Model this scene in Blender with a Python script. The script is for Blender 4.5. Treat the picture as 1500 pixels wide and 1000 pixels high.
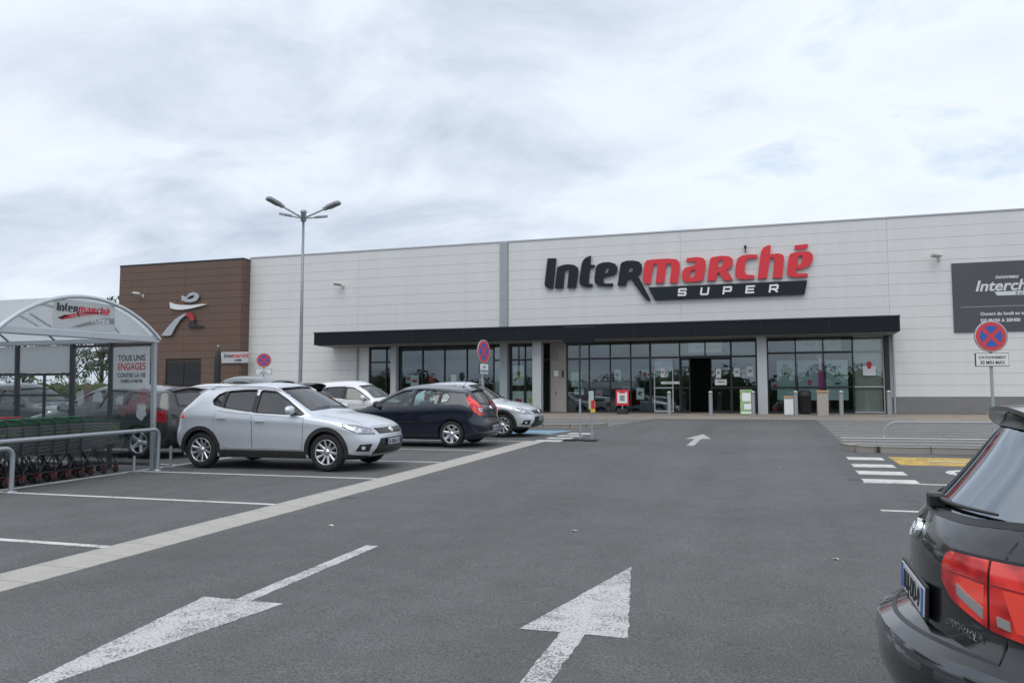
import bpy, bmesh, math, random
from math import sin, cos, pi, radians, atan, atan2, sqrt
from mathutils import Vector, Matrix
from mathutils.bvhtree import BVHTree

scene = bpy.context.scene
for o in list(bpy.data.objects):
    bpy.data.objects.remove(o)
COL = scene.collection
RND = random.Random(7)

# ------------------------------------------------------------------ camera
cam_d = bpy.data.cameras.new('camera')
cam = bpy.data.objects.new('camera', cam_d)
COL.objects.link(cam)
cam.location = (0, 0, 1.55)
cam.rotation_euler = (radians(90 + 4.301), 0, radians(17.6))
cam_d.sensor_width = 36
cam_d.lens = 36 * 1170 / 1500
cam_d.clip_start = 0.05
cam_d.clip_end = 3000
scene.camera = cam

# ------------------------------------------------------------------ world: blue sky under broken cloud
SUN_EL, SUN_AZ = 60.0, 176.0          # azimuth clockwise from +Y (the store's side)
world = bpy.data.worlds.new('World')
scene.world = world
world.use_nodes = True
wn, wl = world.node_tree.nodes, world.node_tree.links
wn.clear()
def W(t, **kw):
    n = wn.new(t)
    for k, v in kw.items(): setattr(n, k, v)
    return n
def wmath(op, a, b=None, c=None, clamp=False):
    n = W('ShaderNodeMath', operation=op, use_clamp=clamp)
    for i, v in enumerate((a, b, c)):
        if v is None: continue
        if isinstance(v, (int, float)): n.inputs[i].default_value = v
        else: wl.new(v, n.inputs[i])
    return n.outputs[0]
w_out = W('ShaderNodeOutputWorld'); w_bg = W('ShaderNodeBackground')
w_bg.inputs['Strength'].default_value = 0.1
sky = W('ShaderNodeTexSky', sky_type='NISHITA', sun_disc=False)
sky.sun_elevation = radians(SUN_EL); sky.sun_rotation = radians(SUN_AZ)
sky.altitude = 50; sky.air_density = 1.0; sky.dust_density = 1.5; sky.ozone_density = 1.2
tc = W('ShaderNodeTexCoord'); sep = W('ShaderNodeSeparateXYZ')
wl.new(tc.outputs['Generated'], sep.inputs[0])
den = wmath('ADD', wmath('MAXIMUM', sep.outputs[2], 0.0), 0.22)
comb = W('ShaderNodeCombineXYZ')
wl.new(wmath('DIVIDE', sep.outputs[0], den), comb.inputs[0])
wl.new(wmath('DIVIDE', sep.outputs[1], den), comb.inputs[1])
def wnoise(scale, detail, rough, off, dist=0.0):
    m = W('ShaderNodeMapping'); m.inputs['Location'].default_value = off
    m.inputs['Scale'].default_value = (1.0, 1.35, 1.0); m.inputs['Rotation'].default_value = (0, 0, 0.5)
    wl.new(comb.outputs[0], m.inputs[0])
    n = W('ShaderNodeTexNoise'); n.inputs['Scale'].default_value = scale
    n.inputs['Detail'].default_value = detail; n.inputs['Roughness'].default_value = rough
    n.inputs['Distortion'].default_value = dist
    wl.new(m.outputs[0], n.inputs['Vector'])
    return n.outputs[0]
def wramp(v, stops):
    r = W('ShaderNodeValToRGB'); e = r.color_ramp.elements
    e[0].position, e[0].color = stops[0][0], (*stops[0][1], 1)
    e[1].position, e[1].color = stops[-1][0], (*stops[-1][1], 1)
    for p, c in stops[1:-1]:
        q = e.new(p); q.color = (*c, 1)
    wl.new(v, r.inputs[0]); return r.outputs[0]
OFF = (20.3, 3.2)
big = wnoise(0.55, 6, 0.5, (3.1 + OFF[0], 1.7 + OFF[1], 0), 0.3)
fine = wnoise(1.9, 9, 0.58, (9.3 + OFF[0], 4.2 + OFF[1], 0), 0.4)
mixv = wmath('ADD', wmath('MULTIPLY', big, 0.53), wmath('MULTIPLY', fine, 0.47))
cover = wramp(mixv, [(0.30, (0, 0, 0)), (0.42, (1, 1, 1))])
shade = wramp(mixv, [(0.40, (7.5, 8.1, 8.8)), (0.48, (7.0, 7.6, 8.45)), (0.56, (5.6, 6.25, 7.3)), (0.65, (4.1, 4.75, 5.8))])
skyb = W('ShaderNodeMix', data_type='RGBA'); skyb.inputs[0].default_value = 0.62
wl.new(sky.outputs[0], skyb.inputs[6]); skyb.inputs[7].default_value = (4.6, 6.3, 8.4, 1)
skym = W('ShaderNodeMix', data_type='RGBA')
wl.new(cover, skym.inputs[0]); wl.new(skyb.outputs[2], skym.inputs[6]); wl.new(shade, skym.inputs[7])
wl.new(skym.outputs[2], w_bg.inputs['Color']); wl.new(w_bg.outputs[0], w_out.inputs['Surface'])

# ------------------------------------------------------------------ sun behind thin cloud
sun_d = bpy.data.lights.new('sun', 'SUN'); sun = bpy.data.objects.new('sun', sun_d); COL.objects.link(sun)
sun_d.energy = 1.2; sun_d.angle = radians(56); sun_d.color = (1.0, 0.96, 0.9)
sd = Vector((sin(radians(SUN_AZ)) * cos(radians(SUN_EL)), cos(radians(SUN_AZ)) * cos(radians(SUN_EL)), sin(radians(SUN_EL))))
sun.rotation_euler = sd.to_track_quat('Z', 'Y').to_euler()
vs = scene.view_settings
vs.view_transform = 'Standard'; vs.look = 'None'; vs.gamma = 1; vs.exposure = 0.28; vs.use_curve_mapping = False

# ------------------------------------------------------------------ materials
MATS = {}
def mat(name, color=(.5, .5, .5), rough=.5, metal=0., coat=0., var=0., vscale=3., bump=0., bscale=60., col2=None, spec=None, streak=None):
    """Principled material; var mixes col2 (or a darker tone) in by noise; bump adds fine relief."""
    m = bpy.data.materials.new(name); m.use_nodes = True
    n, l = m.node_tree.nodes, m.node_tree.links
    b = n['Principled BSDF']
    b.inputs['Base Color'].default_value = (*color, 1); b.inputs['Roughness'].default_value = rough
    b.inputs['Metallic'].default_value = metal
    if coat: b.inputs['Coat Weight'].default_value = coat; b.inputs['Coat Roughness'].default_value = .06
    if spec is not None: b.inputs['Specular IOR Level'].default_value = spec
    if var or bump:
        t = n.new('ShaderNodeTexCoord')
    if var:
        x = n.new('ShaderNodeTexNoise'); x.inputs['Scale'].default_value = vscale; x.inputs['Detail'].default_value = 6
        x.inputs['Roughness'].default_value = .62
        if streak:
            ge = n.new('ShaderNodeNewGeometry'); mp = n.new('ShaderNodeMapping'); mp.inputs['Scale'].default_value = (1, 1, streak)
            l.new(ge.outputs['Position'], mp.inputs[0]); l.new(mp.outputs[0], x.inputs['Vector'])
        else: l.new(t.outputs['Object'], x.inputs['Vector'])
        r = n.new('ShaderNodeMapRange'); r.inputs[1].default_value = .35; r.inputs[2].default_value = .68
        r.inputs[3].default_value = 0; r.inputs[4].default_value = var
        l.new(x.outputs[0], r.inputs[0])
        mx = n.new('ShaderNodeMix'); mx.data_type = 'RGBA'
        l.new(r.outputs[0], mx.inputs[0]); mx.inputs[6].default_value = (*color, 1)
        mx.inputs[7].default_value = (*(col2 or [c * .6 for c in color]), 1)
        l.new(mx.outputs[2], b.inputs['Base Color'])
    if bump:
        x = n.new('ShaderNodeTexNoise'); x.inputs['Scale'].default_value = bscale; x.inputs['Detail'].default_value = 4
        l.new(t.outputs['Object'], x.inputs['Vector'])
        bp = n.new('ShaderNodeBump'); bp.inputs['Strength'].default_value = bump; bp.inputs['Distance'].default_value = .01
        l.new(x.outputs[0], bp.inputs['Height']); l.new(bp.outputs[0], b.inputs['Normal'])
    MATS[name] = m
    return m
def glass(name, tint=(.6, .75, .72), refl=(1, 1, 1), ior=1.5, base=.04, rough=.0):
    m = bpy.data.materials.new(name); m.use_nodes = True
    n, l = m.node_tree.nodes, m.node_tree.links
    n.remove(n['Principled BSDF']); out = n['Material Output']
    tr = n.new('ShaderNodeBsdfTransparent'); tr.inputs[0].default_value = (*tint, 1)
    gl = n.new('ShaderNodeBsdfGlossy'); gl.inputs[0].default_value = (*refl, 1); gl.inputs['Roughness'].default_value = rough
    lw = n.new('ShaderNodeLayerWeight'); lw.inputs[0].default_value = .5
    pw = n.new('ShaderNodeMath'); pw.operation = 'POWER'; pw.inputs[1].default_value = 5; l.new(lw.outputs['Facing'], pw.inputs[0])
    ad = n.new('ShaderNodeMath'); ad.operation = 'MULTIPLY_ADD'; ad.use_clamp = True; ad.inputs[1].default_value = .92 - base; ad.inputs[2].default_value = .04 + base
    l.new(pw.outputs[0], ad.inputs[0])
    mx = n.new('ShaderNodeMixShader'); l.new(ad.outputs[0], mx.inputs[0]); l.new(tr.outputs[0], mx.inputs[1]); l.new(gl.outputs[0], mx.inputs[2])
    l.new(mx.outputs[0], out.inputs[0]); MATS[name] = m
    return m

# ------------------------------------------------------------------ mesh helpers
class MB:
    """collects shapes into one mesh"""
    def __init__(s): s.v = []; s.f = []; s.sm = []
    def add(s, v, f, smooth=False):
        o = len(s.v); s.v += [tuple(p) for p in v]; s.f += [tuple(i + o for i in q) for q in f]; s.sm += [smooth] * len(f)
        return s
    def box(s, x0, x1, y0, y1, z0, z1, M=None):
        v = [Vector((x, y, z)) for z in (z0, z1) for y in (y0, y1) for x in (x0, x1)]
        if M is not None: v = [M @ p for p in v]
        return s.add(v, [(0, 2, 3, 1), (4, 5, 7, 6), (0, 1, 5, 4), (2, 6, 7, 3), (0, 4, 6, 2), (1, 3, 7, 5)])
    def bbox(s, x0, x1, y0, y1, z0, z1, b=.01, M=None):
        """box with chamfered edges"""
        bm = bmesh.new(); bmesh.ops.create_cube(bm, size=1)
        for p in bm.verts: p.co = Vector(((x0 + x1) / 2 + p.co.x * (x1 - x0), (y0 + y1) / 2 + p.co.y * (y1 - y0), (z0 + z1) / 2 + p.co.z * (z1 - z0)))
        bmesh.ops.bevel(bm, geom=bm.edges[:], offset=b, segments=2, affect='EDGES', profile=.5)
        bm.verts.index_update()
        v = [(M @ p.co) if M is not None else p.co.copy() for p in bm.verts]
        f = [[q.index for q in fc.verts] for fc in bm.faces]; bm.free()
        return s.add(v, f)
    def tube(s, pts, r, n=8, closed=False, cap=True):
        pts = [Vector(p) for p in pts]; rs = r if isinstance(r, (list, tuple)) else [r] * len(pts)
        rings = []; up = None
        N = len(pts)
        for i, p in enumerate(pts):
            a = pts[i - 1] if (i > 0 or closed) else p; b = pts[(i + 1) % N] if (i < N - 1 or closed) else p
            d = (b - a).normalized()
            if up is None:
                up = Vector((0, 0, 1)) if abs(d.z) < .9 else Vector((1, 0, 0))
            x = d.cross(up)
            if x.length < 1e-4: up = Vector((0, 1, 0)); x = d.cross(up)
            x.normalize(); y = x.cross(d); up = y
            rings.append([p + rs[i] * (cos(2 * pi * k / n) * x + sin(2 * pi * k / n) * y) for k in range(n)])
        v = [q for ring in rings for q in ring]; f = []
        R = len(rings)
        for i in range(R if closed else R - 1):
            j = (i + 1) % R
            for k in range(n):
                f.append((i * n + k, i * n + (k + 1) % n, j * n + (k + 1) % n, j * n + k))
        s.add(v, f, True)
        if cap and not closed:
            s.add(rings[0], [tuple(range(n))]); s.add(rings[-1], [tuple(reversed(range(n)))])
        return s
    def lathe(s, prof, n=24, M=None, smooth=True):
        """prof (r, z) revolved about z"""
        v = []; f = []
        for r, z in prof:
            for k in range(n): v.append(Vector((r * cos(2 * pi * k / n), r * sin(2 * pi * k / n), z)))
        if M is not None: v = [M @ p for p in v]
        for i in range(len(prof) - 1):
            for k in range(n):
                f.append((i * n + k, i * n + (k + 1) % n, (i + 1) * n + (k + 1) % n, (i + 1) * n + k))
        return s.add(v, f, smooth)
    def prism(s, poly, a, b, M=None):
        """convex or simple polygon in local xy, from z=a to z=b"""
        n = len(poly); v = [Vector((x, y, z)) for z in (a, b) for x, y in poly]
        if M is not None: v = [M @ p for p in v]
        f = [tuple(reversed(range(n))), tuple(range(n, 2 * n))] + [(i, (i + 1) % n, n + (i + 1) % n, n + i) for i in range(n)]
        return s.add(v, f)
    def mesh(s, name, m):
        me = bpy.data.meshes.new(name); me.from_pydata(s.v, [], s.f); me.update()
        me.polygons.foreach_set('use_smooth', s.sm)
        if m: me.materials.append(MATS[m] if isinstance(m, str) else m)
        return me
    def build(s, name, m, parent=None, loc=None): return link(name, s.mesh(name, m), parent, loc)
def link(name, me, parent=None, loc=None):
    o = bpy.data.objects.new(name, me); COL.objects.link(o)
    if parent: o.parent = parent
    if loc: o.location = loc
    return o
def tag(o, label=None, cat=None, group=None, kind=None):
    for k, v in (('label', label), ('category', cat), ('group', group), ('kind', kind)):
        if v: o[k] = v
    return o
S = 0.025
TILT = Matrix.Rotation(atan(S), 4, 'X')
def thing(name, label, cat, loc, rz=0, group=None, tilt=False, onground=False):
    o = bpy.data.objects.new(name, None); COL.objects.link(o)
    x, y, z = loc
    if onground: z = S * y + z
    M = Matrix.Translation((x, y, z)) @ (TILT if tilt else Matrix.Identity(4)) @ Matrix.Rotation(rz, 4, 'Z')
    o.matrix_world = M; o.empty_display_size = .2
    return tag(o, label, cat, group)
def copy_tree(o, parent=None):
    c = o.copy(); COL.objects.link(c)
    if parent: c.parent = parent
    for ch in o.children: copy_tree(ch, c)
    return c
def interp(keys, x):
    if x <= keys[0][0]: return keys[0][1]
    if x >= keys[-1][0]: return keys[-1][1]
    for i in range(len(keys) - 1):
        x0, y0 = keys[i]; x1, y1 = keys[i + 1]
        if x <= x1:
            m = lambda j: ((keys[j + 1][1] - keys[j - 1][1]) / (keys[j + 1][0] - keys[j - 1][0])) if 0 < j < len(keys) - 1 else None
            d = (y1 - y0) / (x1 - x0); a = m(i); b = m(i + 1)
            a = d if a is None else a; b = d if b is None else b
            if a * d <= 0: a = 0
            if b * d <= 0: b = 0
            if d: a = max(min(a / d, 3), 0) * d; b = max(min(b / d, 3), 0) * d
            h = x1 - x0; t = (x - x0) / h
            return (2*t**3-3*t*t+1)*y0 + (t**3-2*t*t+t)*h*a + (-2*t**3+3*t*t)*y1 + (t**3-t*t)*h*b
def shape2d(loops, depth, name='shape', bevel=0.):
    """filled 2D outlines (with holes) in the xz plane, depth along +y"""
    cu = bpy.data.curves.new(name, 'CURVE'); cu.dimensions = '2D'; cu.fill_mode = 'BOTH'; cu.extrude = depth / 2
    for lp in loops:
        sp = cu.splines.new('POLY'); sp.points.add(len(lp) - 1); sp.use_cyclic_u = True
        for p, (x, y) in zip(sp.points, lp): p.co = (x, y, 0, 1)
    o = bpy.data.objects.new(name, cu); COL.objects.link(o)
    me = bpy.data.meshes.new_from_object(o.evaluated_get(bpy.context.evaluated_depsgraph_get()))
    bpy.data.objects.remove(o); bpy.data.curves.remove(cu)
    me.transform(Matrix.Translation((0, depth / 2, 0)) @ Matrix.Rotation(pi / 2, 4, 'X'))
    me.polygons.foreach_set('use_smooth', [False] * len(me.polygons))
    return me
def text_mesh(txt, size, depth=.004, shear=0., bold=0., sx=1., align='LEFT', spacing=1.):
    """lettering in the xz plane facing -y, baseline at z=0"""
    cu = bpy.data.curves.new('txt', 'FONT'); cu.body = txt; cu.size = size; cu.extrude = depth / 2; cu.shear = shear
    cu.offset = bold; cu.align_x = align; cu.space_character = spacing; cu.resolution_u = 3
    o = bpy.data.objects.new('txt', cu); COL.objects.link(o)
    me = bpy.data.meshes.new_from_object(o.evaluated_get(bpy.context.evaluated_depsgraph_get()))
    bpy.data.objects.remove(o); bpy.data.curves.remove(cu)
    me.transform(Matrix.Rotation(pi / 2, 4, 'X') @ Matrix.Diagonal((sx, 1, 1, 1)))
    return me
def put(name, me, m, parent=None, M=None):
    me.materials.clear(); me.materials.append(MATS[m])
    if M is not None: me.transform(M)
    return link(name, me, parent)
# ------------------------------------------------------------------ palette
mat('paint_silver', (.66, .69, .74), .30, .5, .7, .12, 400, col2=(.72, .75, .79))
mat('paint_navy', (.007, .011, .026), .28, .3, 1.)
mat('paint_black', (.012, .013, .015), .25, .2, 1.)
mat('paint_white', (.74, .75, .76), .35, 0, .8)
mat('paint_grey', (.055, .062, .062), .3, .5, .9)
mat('paint_olive', (.16, .18, .175), .32, .55, .9)
mat('black_trim', (.014, .014, .015), .38)
mat('plastic', (.022, .023, .025), .62, bump=.15, bscale=400)
mat('cabin_trim', (.03, .03, .032), .75)
mat('seat_cloth', (.055, .055, .06), .9)
mat('dark_chrome', (.22, .225, .23), .2, .9)
mat('chrome', (.78, .79, .81), .12, 1.)
mat('alloy', (.62, .63, .65), .28, .9)
mat('dark_metal', (.05, .05, .052), .5, .6)
mat('rubber', (.016, .016, .017), .8, var=.4, vscale=20, col2=(.035, .034, .033))
mat('mirror_glass', (.8, .82, .85), .03, 1.)
mat('plate_white', (.55, .56, .57), .45)
mat('plate_blue', (.03, .12, .45), .4)
mat('letter_black', (.015, .015, .017), .5)
glass('car_glass', (.44, .58, .56), base=.07)
glass('car_glass_dark', (.18, .23, .23), base=.08)
glass('car_glass_rear', (.17, .2, .2), base=.30, refl=(.86, .93, 1.0))
def lamp_mats():
    m = mat('headlamp', (.62, .65, .68), .12, .55, 1.)
    n, l = m.node_tree.nodes, m.node_tree.links; b = n['Principled BSDF']
    t = n.new('ShaderNodeTexCoord'); v = n.new('ShaderNodeTexVoronoi'); v.inputs['Scale'].default_value = 11
    l.new(t.outputs['Object'], v.inputs['Vector'])
    r = n.new('ShaderNodeValToRGB'); r.color_ramp.elements[0].color = (.92, .94, .96, 1); r.color_ramp.elements[1].color = (.34, .35, .37, 1)
    r.color_ramp.elements[0].position = .2; r.color_ramp.elements[1].position = .6
    l.new(v.outputs['Distance'], r.inputs[0]); l.new(r.outputs[0], b.inputs['Base Color'])
    m = mat('tail_red', (.62, .012, .012), .12, .0, 1.)
    n, l = m.node_tree.nodes, m.node_tree.links; b = n['Principled BSDF']
    t = n.new('ShaderNodeTexCoord'); v = n.new('ShaderNodeTexNoise'); v.inputs['Scale'].default_value = 9; v.inputs['Detail'].default_value = 1
    l.new(t.outputs['Object'], v.inputs['Vector'])
    r = n.new('ShaderNodeValToRGB'); r.color_ramp.elements[0].color = (.42, .006, .008, 1); r.color_ramp.elements[1].color = (.95, .045, .03, 1)
    r.color_ramp.elements[0].position = .36; r.color_ramp.elements[1].position = .58
    l.new(v.outputs[0], r.inputs[0]); l.new(r.outputs[0], b.inputs['Base Color'])
lamp_mats()
mat('tail_dark', (.28, .012, .016), .2, 0, .6)
# ================================================================== ground and markings
def asphalt_mat(name, a, b, speck=.45, slabs=None, wear=False):
    m = bpy.data.materials.new(name); m.use_nodes = True; MATS[name] = m
    n, l = m.node_tree.nodes, m.node_tree.links; bs = n['Principled BSDF']; bs.inputs['Roughness'].default_value = .82
    t = n.new('ShaderNodeTexCoord')
    def noise(s, d, r=.6):
        x = n.new('ShaderNodeTexNoise'); x.inputs['Scale'].default_value = s; x.inputs['Detail'].default_value = d; x.inputs['Roughness'].default_value = r
        l.new(t.outputs['Object'], x.inputs['Vector']); return x.outputs[0]
    def rng(v, i0, i1, o0, o1):
        r = n.new('ShaderNodeMapRange'); l.new(v, r.inputs[0])
        for k, q in zip((1, 2, 3, 4), (i0, i1, o0, o1)): r.inputs[k].default_value = q
        return r.outputs[0]
    mx = n.new('ShaderNodeMix'); mx.data_type = 'RGBA'; mx.inputs[6].default_value = (*a, 1); mx.inputs[7].default_value = (*b, 1)
    l.new(rng(noise(.22, 5, .65), .36, .64, 0, 1), mx.inputs[0]); col = mx.outputs[2]
    def mul(c, v):
        q = n.new('ShaderNodeMix'); q.data_type = 'RGBA'; q.blend_type = 'MULTIPLY'; q.inputs[0].default_value = 1
        l.new(c, q.inputs[6]); l.new(v, q.inputs[7]); return q.outputs[2]
    col = mul(col, rng(noise(75, 2, .75), .3, .7, 1 - speck, 1 + speck))
    col = mul(col, rng(noise(2.6, 6, .7), .38, .66, 1.08, .90))
    if wear:
        # pale tyre tracks along the lane, oil spots and hairline cracks
        mp = n.new('ShaderNodeMapping'); mp.inputs['Scale'].default_value = (1.1, .05, 1); l.new(t.outputs['Object'], mp.inputs[0])
        x = n.new('ShaderNodeTexNoise'); x.inputs['Scale'].default_value = 1; x.inputs['Detail'].default_value = 4; l.new(mp.outputs[0], x.inputs['Vector'])
        col = mul(col, rng(x.outputs[0], .38, .62, .93, 1.08))
        v = n.new('ShaderNodeTexVoronoi'); v.inputs['Scale'].default_value = .55; l.new(t.outputs['Object'], v.inputs['Vector'])
        col = mul(col, rng(v.outputs['Distance'], .03, .11, .62, 1.0))
        nz = n.new('ShaderNodeTexNoise'); nz.inputs['Scale'].default_value = 1.3; nz.inputs['Detail'].default_value = 5; l.new(t.outputs['Object'], nz.inputs['Vector'])
        mv = n.new('ShaderNodeMix'); mv.data_type = 'VECTOR'; mv.inputs[0].default_value = .35; l.new(t.outputs['Object'], mv.inputs[4]); l.new(nz.outputs['Color'], mv.inputs[5])
        v2 = n.new('ShaderNodeTexVoronoi'); v2.feature = 'DISTANCE_TO_EDGE'; v2.inputs['Scale'].default_value = .33; l.new(mv.outputs[1], v2.inputs['Vector'])
        ck = rng(v2.outputs['Distance'], .0, .003, .9, 1.0)
        col = mul(col, ck)
    if slabs:
        br = n.new('ShaderNodeTexBrick'); l.new(t.outputs['Object'], br.inputs['Vector']); br.inputs['Scale'].default_value = 1
        br.inputs['Brick Width'].default_value = slabs; br.inputs['Row Height'].default_value = slabs; br.inputs['Mortar Size'].default_value = .02
        br.inputs['Color1'].default_value = (.9, .9, .9, 1); br.inputs['Color2'].default_value = (1.1, 1.08, 1.05, 1); br.inputs['Mortar'].default_value = (.6, .6, .6, 1)
        col = mul(col, br.outputs[0])
    l.new(col, bs.inputs['Base Color'])
    bp = n.new('ShaderNodeBump'); bp.inputs['Strength'].default_value = .5; bp.inputs['Distance'].default_value = .006
    l.new(noise(110, 3, .7), bp.inputs['Height']); l.new(bp.outputs[0], bs.inputs['Normal'])
    return m
asphalt_mat('asphalt', (.086, .087, .087), (.110, .111, .111), .6, wear=True)
asphalt_mat('far_ground', (.10, .105, .08), (.14, .135, .11))
asphalt_mat('pavers', (.30, .255, .21), (.24, .215, .19), .2, .4)
asphalt_mat('zone_concrete', (.145, .144, .143), (.12, .12, .119), .25)
asphalt_mat('stone', (.42, .40, .37), (.35, .335, .31), .22)
asphalt_mat('kerb_stone', (.33, .31, .28), (.26, .245, .225), .25)
def paint_mat(name, col, wear, ws):
    """road paint, worn through to the asphalt in specks"""
    m = bpy.data.materials.new(name); m.use_nodes = True; MATS[name] = m
    n, l = m.node_tree.nodes, m.node_tree.links; bs = n['Principled BSDF']; bs.inputs['Roughness'].default_value = .7
    t = n.new('ShaderNodeTexCoord')
    out = []
    for s, d in ((ws, 3), (3.0, 5)):
        x = n.new('ShaderNodeTexNoise'); x.inputs['Scale'].default_value = s; x.inputs['Detail'].default_value = d; x.inputs['Roughness'].default_value = .7
        l.new(t.outputs['Object'], x.inputs['Vector']); out.append(x.outputs[0])
    ad = n.new('ShaderNodeMath'); ad.operation = 'MULTIPLY_ADD'; ad.inputs[1].default_value = .55; l.new(out[1], ad.inputs[0]); l.new(out[0], ad.inputs[2])
    r = n.new('ShaderNodeMapRange'); l.new(ad.outputs[0], r.inputs[0]); r.inputs[1].default_value = .86 - wear * .3; r.inputs[2].default_value = .98 - wear * .3
    r.inputs[3].default_value = 0; r.inputs[4].default_value = .9
    mx = n.new('ShaderNodeMix'); mx.data_type = 'RGBA'; l.new(r.outputs[0], mx.inputs[0]); mx.inputs[6].default_value = (*col, 1); mx.inputs[7].default_value = (.11, .11, .11, 1)
    l.new(mx.outputs[2], bs.inputs['Base Color'])
paint_mat('line_paint', (.62, .62, .60), .15, 45)
paint_mat('arrow_paint', (.52, .52, .515), .34, 62)
paint_mat('yellow_paint', (.62, .40, .055), .35, 40)
paint_mat('blue_paint', (.19, .36, .50), .2, 40)
def gz(y): return S * min(max(y, -60), 40)
g = MB(); ys = [-900, -300, -60, -40, -20, 0, 20, 40, 80, 300, 900]
for a, b in zip(ys, ys[1:]):
    g.add([(-900, a, gz(a) - .03), (900, a, gz(a) - .03), (900, b, gz(b) - .03), (-900, b, gz(b) - .03)], [(0, 1, 2, 3)])
tag(g.build('ground', 'far_ground'), kind='structure')
def sheet(name, m, poly, lift, parent=None, kind='structure'):
    """flat sheet lying on the sloping lot"""
    o = MB().add([(x, y, S * y + lift) for x, y in poly], [tuple(range(len(poly)))]).build(name, m, parent)
    if not parent: tag(o, kind=kind)
    return o
def rect(x0, x1, y0, y1): return [(x0, y0), (x1, y0), (x1, y1), (x0, y1)]
lot = sheet('parking_lot', 'asphalt', rect(-70, 40, -58, 39.99), -.012)
pav = sheet('pavement', 'pavers', rect(-45, 26, 33.6, 39.98), -.006)
zr = sheet('striped_zone', 'zone_concrete', [(1.72, 19.1), (16, 19.1), (16, 33.58), (1.86, 33.58)], -.006)
zl = sheet('striped_zone', 'zone_concrete', [(-16, 27.0), (-5.3, 27.0), (-4.35, 33.58), (-16, 33.58)], -.006)
for y in [20.2 + 1.08 * i for i in range(13)]:
    if not 23.2 < y < 23.9: sheet('painted_line', 'line_paint', rect(1.85, 15.5, y, y + .11), -.002, zr)
    if y > 27: sheet('painted_line', 'line_paint', rect(-15.5, -5.25 + .14 * (y - 27), y, y + .11), -.002, zl)
sheet('painted_line', 'line_paint', rect(1.9, 15.5, 23.3, 23.55), -.002, zr)
# bay lines
L1 = -.0098
for y in (.75, 3.55, 6.32, 9.1, 11.95, 14.72, 17.45, 20.42, 23.4): sheet('bay_line', 'line_paint', rect(-10.9, -6.12, y - .05, y + .05), L1, lot)
for y in (13.1, 15.85, 18.5, 21.15, 23.8, 26.4): sheet('bay_line', 'line_paint', rect(-16.2, -11.1, y - .05, y + .05), L1, lot)
sheet('bay_line', 'line_paint', rect(-11.06, -10.94, .6, 26), L1, lot)
for y, x0 in ((13.32, 1.38), (10.57, 1.28), (7.82, 1.28), (5.07, 1.28), (2.1, 1.28)): sheet('bay_line', 'line_paint', rect(x0, 6.2, y - .05, y + .05), L1, lot)
# crossings on both sides of the lane
for y in (17.35, 15.95, 14.75, 13.55): sheet('crossing_bar', 'line_paint', rect(1.52 - (17.35 - y) * .03, 2.18, y - .28, y + .28), L1, lot)
for y, x0, x1 in ((20.75, -5.92, -5.18), (21.75, -5.85, -5.15), (22.75, -5.8, -5.1), (23.8, -5.75, -5.0)): sheet('crossing_bar', 'line_paint', rect(x0, x1, y - .27, y + .27), L1, lot)
yb = sheet('yellow_box', 'yellow_paint', rect(2.32, 6.4, 16.2, 17.85), L1, lot)
sheet('painted_line', 'line_paint', [(2.9, 16.85), (4.0, 16.95), (5.2, 16.9), (5.2, 17.02), (4.0, 17.07), (2.9, 16.97)], -.003, yb)
wc = MB(); N = 20
for k in range(N):
    a0, a1 = 2 * pi * k / N, 2 * pi * (k + 1) / N
    wc.add([(3.25 + r * cos(a) * 1.0, 15.0 + r * sin(a) * 1.25, S * (15.0 + r * sin(a) * 1.25) + L1) for a, r in ((a0, .28), (a0, .42), (a1, .42), (a1, .28))], [(0, 1, 2, 3)])
wc.build('wheelchair_mark', 'line_paint', lot)
sheet('blue_bay', 'blue_paint', [(-9.6, 23.5), (-6.3, 23.5), (-5.95, 25.2), (-9.6, 25.2)], L1, lot)
def ragged(poly, step=.05, amp=.0035):
    rg = random.Random(len(poly) * 31 + int(poly[0][0] * 100)); out = []
    for (x0, y0), (x1, y1) in zip(poly, poly[1:] + poly[:1]):
        d = math.dist((x0, y0), (x1, y1)); n_ = max(1, int(d / step))
        for i in range(n_):
            f = i / n_; e = 0 if i == 0 else rg.gauss(0, amp); out.append((x0 + (x1 - x0) * f - (y1 - y0) / d * e, y0 + (y1 - y0) * f + (x1 - x0) / d * e))
    return out
def arrow(x, tip, base, end, hw, sw, skew=0):
    """straight lane arrow from end to tip along y"""
    sheet('direction_arrow', 'arrow_paint', ragged([(x - sw, end), (x + sw, end), (x + sw, base), (x + hw, base), (x + skew, tip), (x - hw, base), (x - sw, base)] if tip > end else
          [(x + sw, end), (x - sw, end), (x - sw, base), (x - hw, base), (x + skew, tip), (x + hw, base), (x + sw, base)]), L1, lot)
arrow(-1.18, 6.85, 4.97, 2.3, .345, .078, .06)
arrow(-3.65, 2.95, 5.05, 7.06, .34, .066, -.04)
arrow(-1.78, 24.2, 22.3, 19.9, .34, .09)
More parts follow.
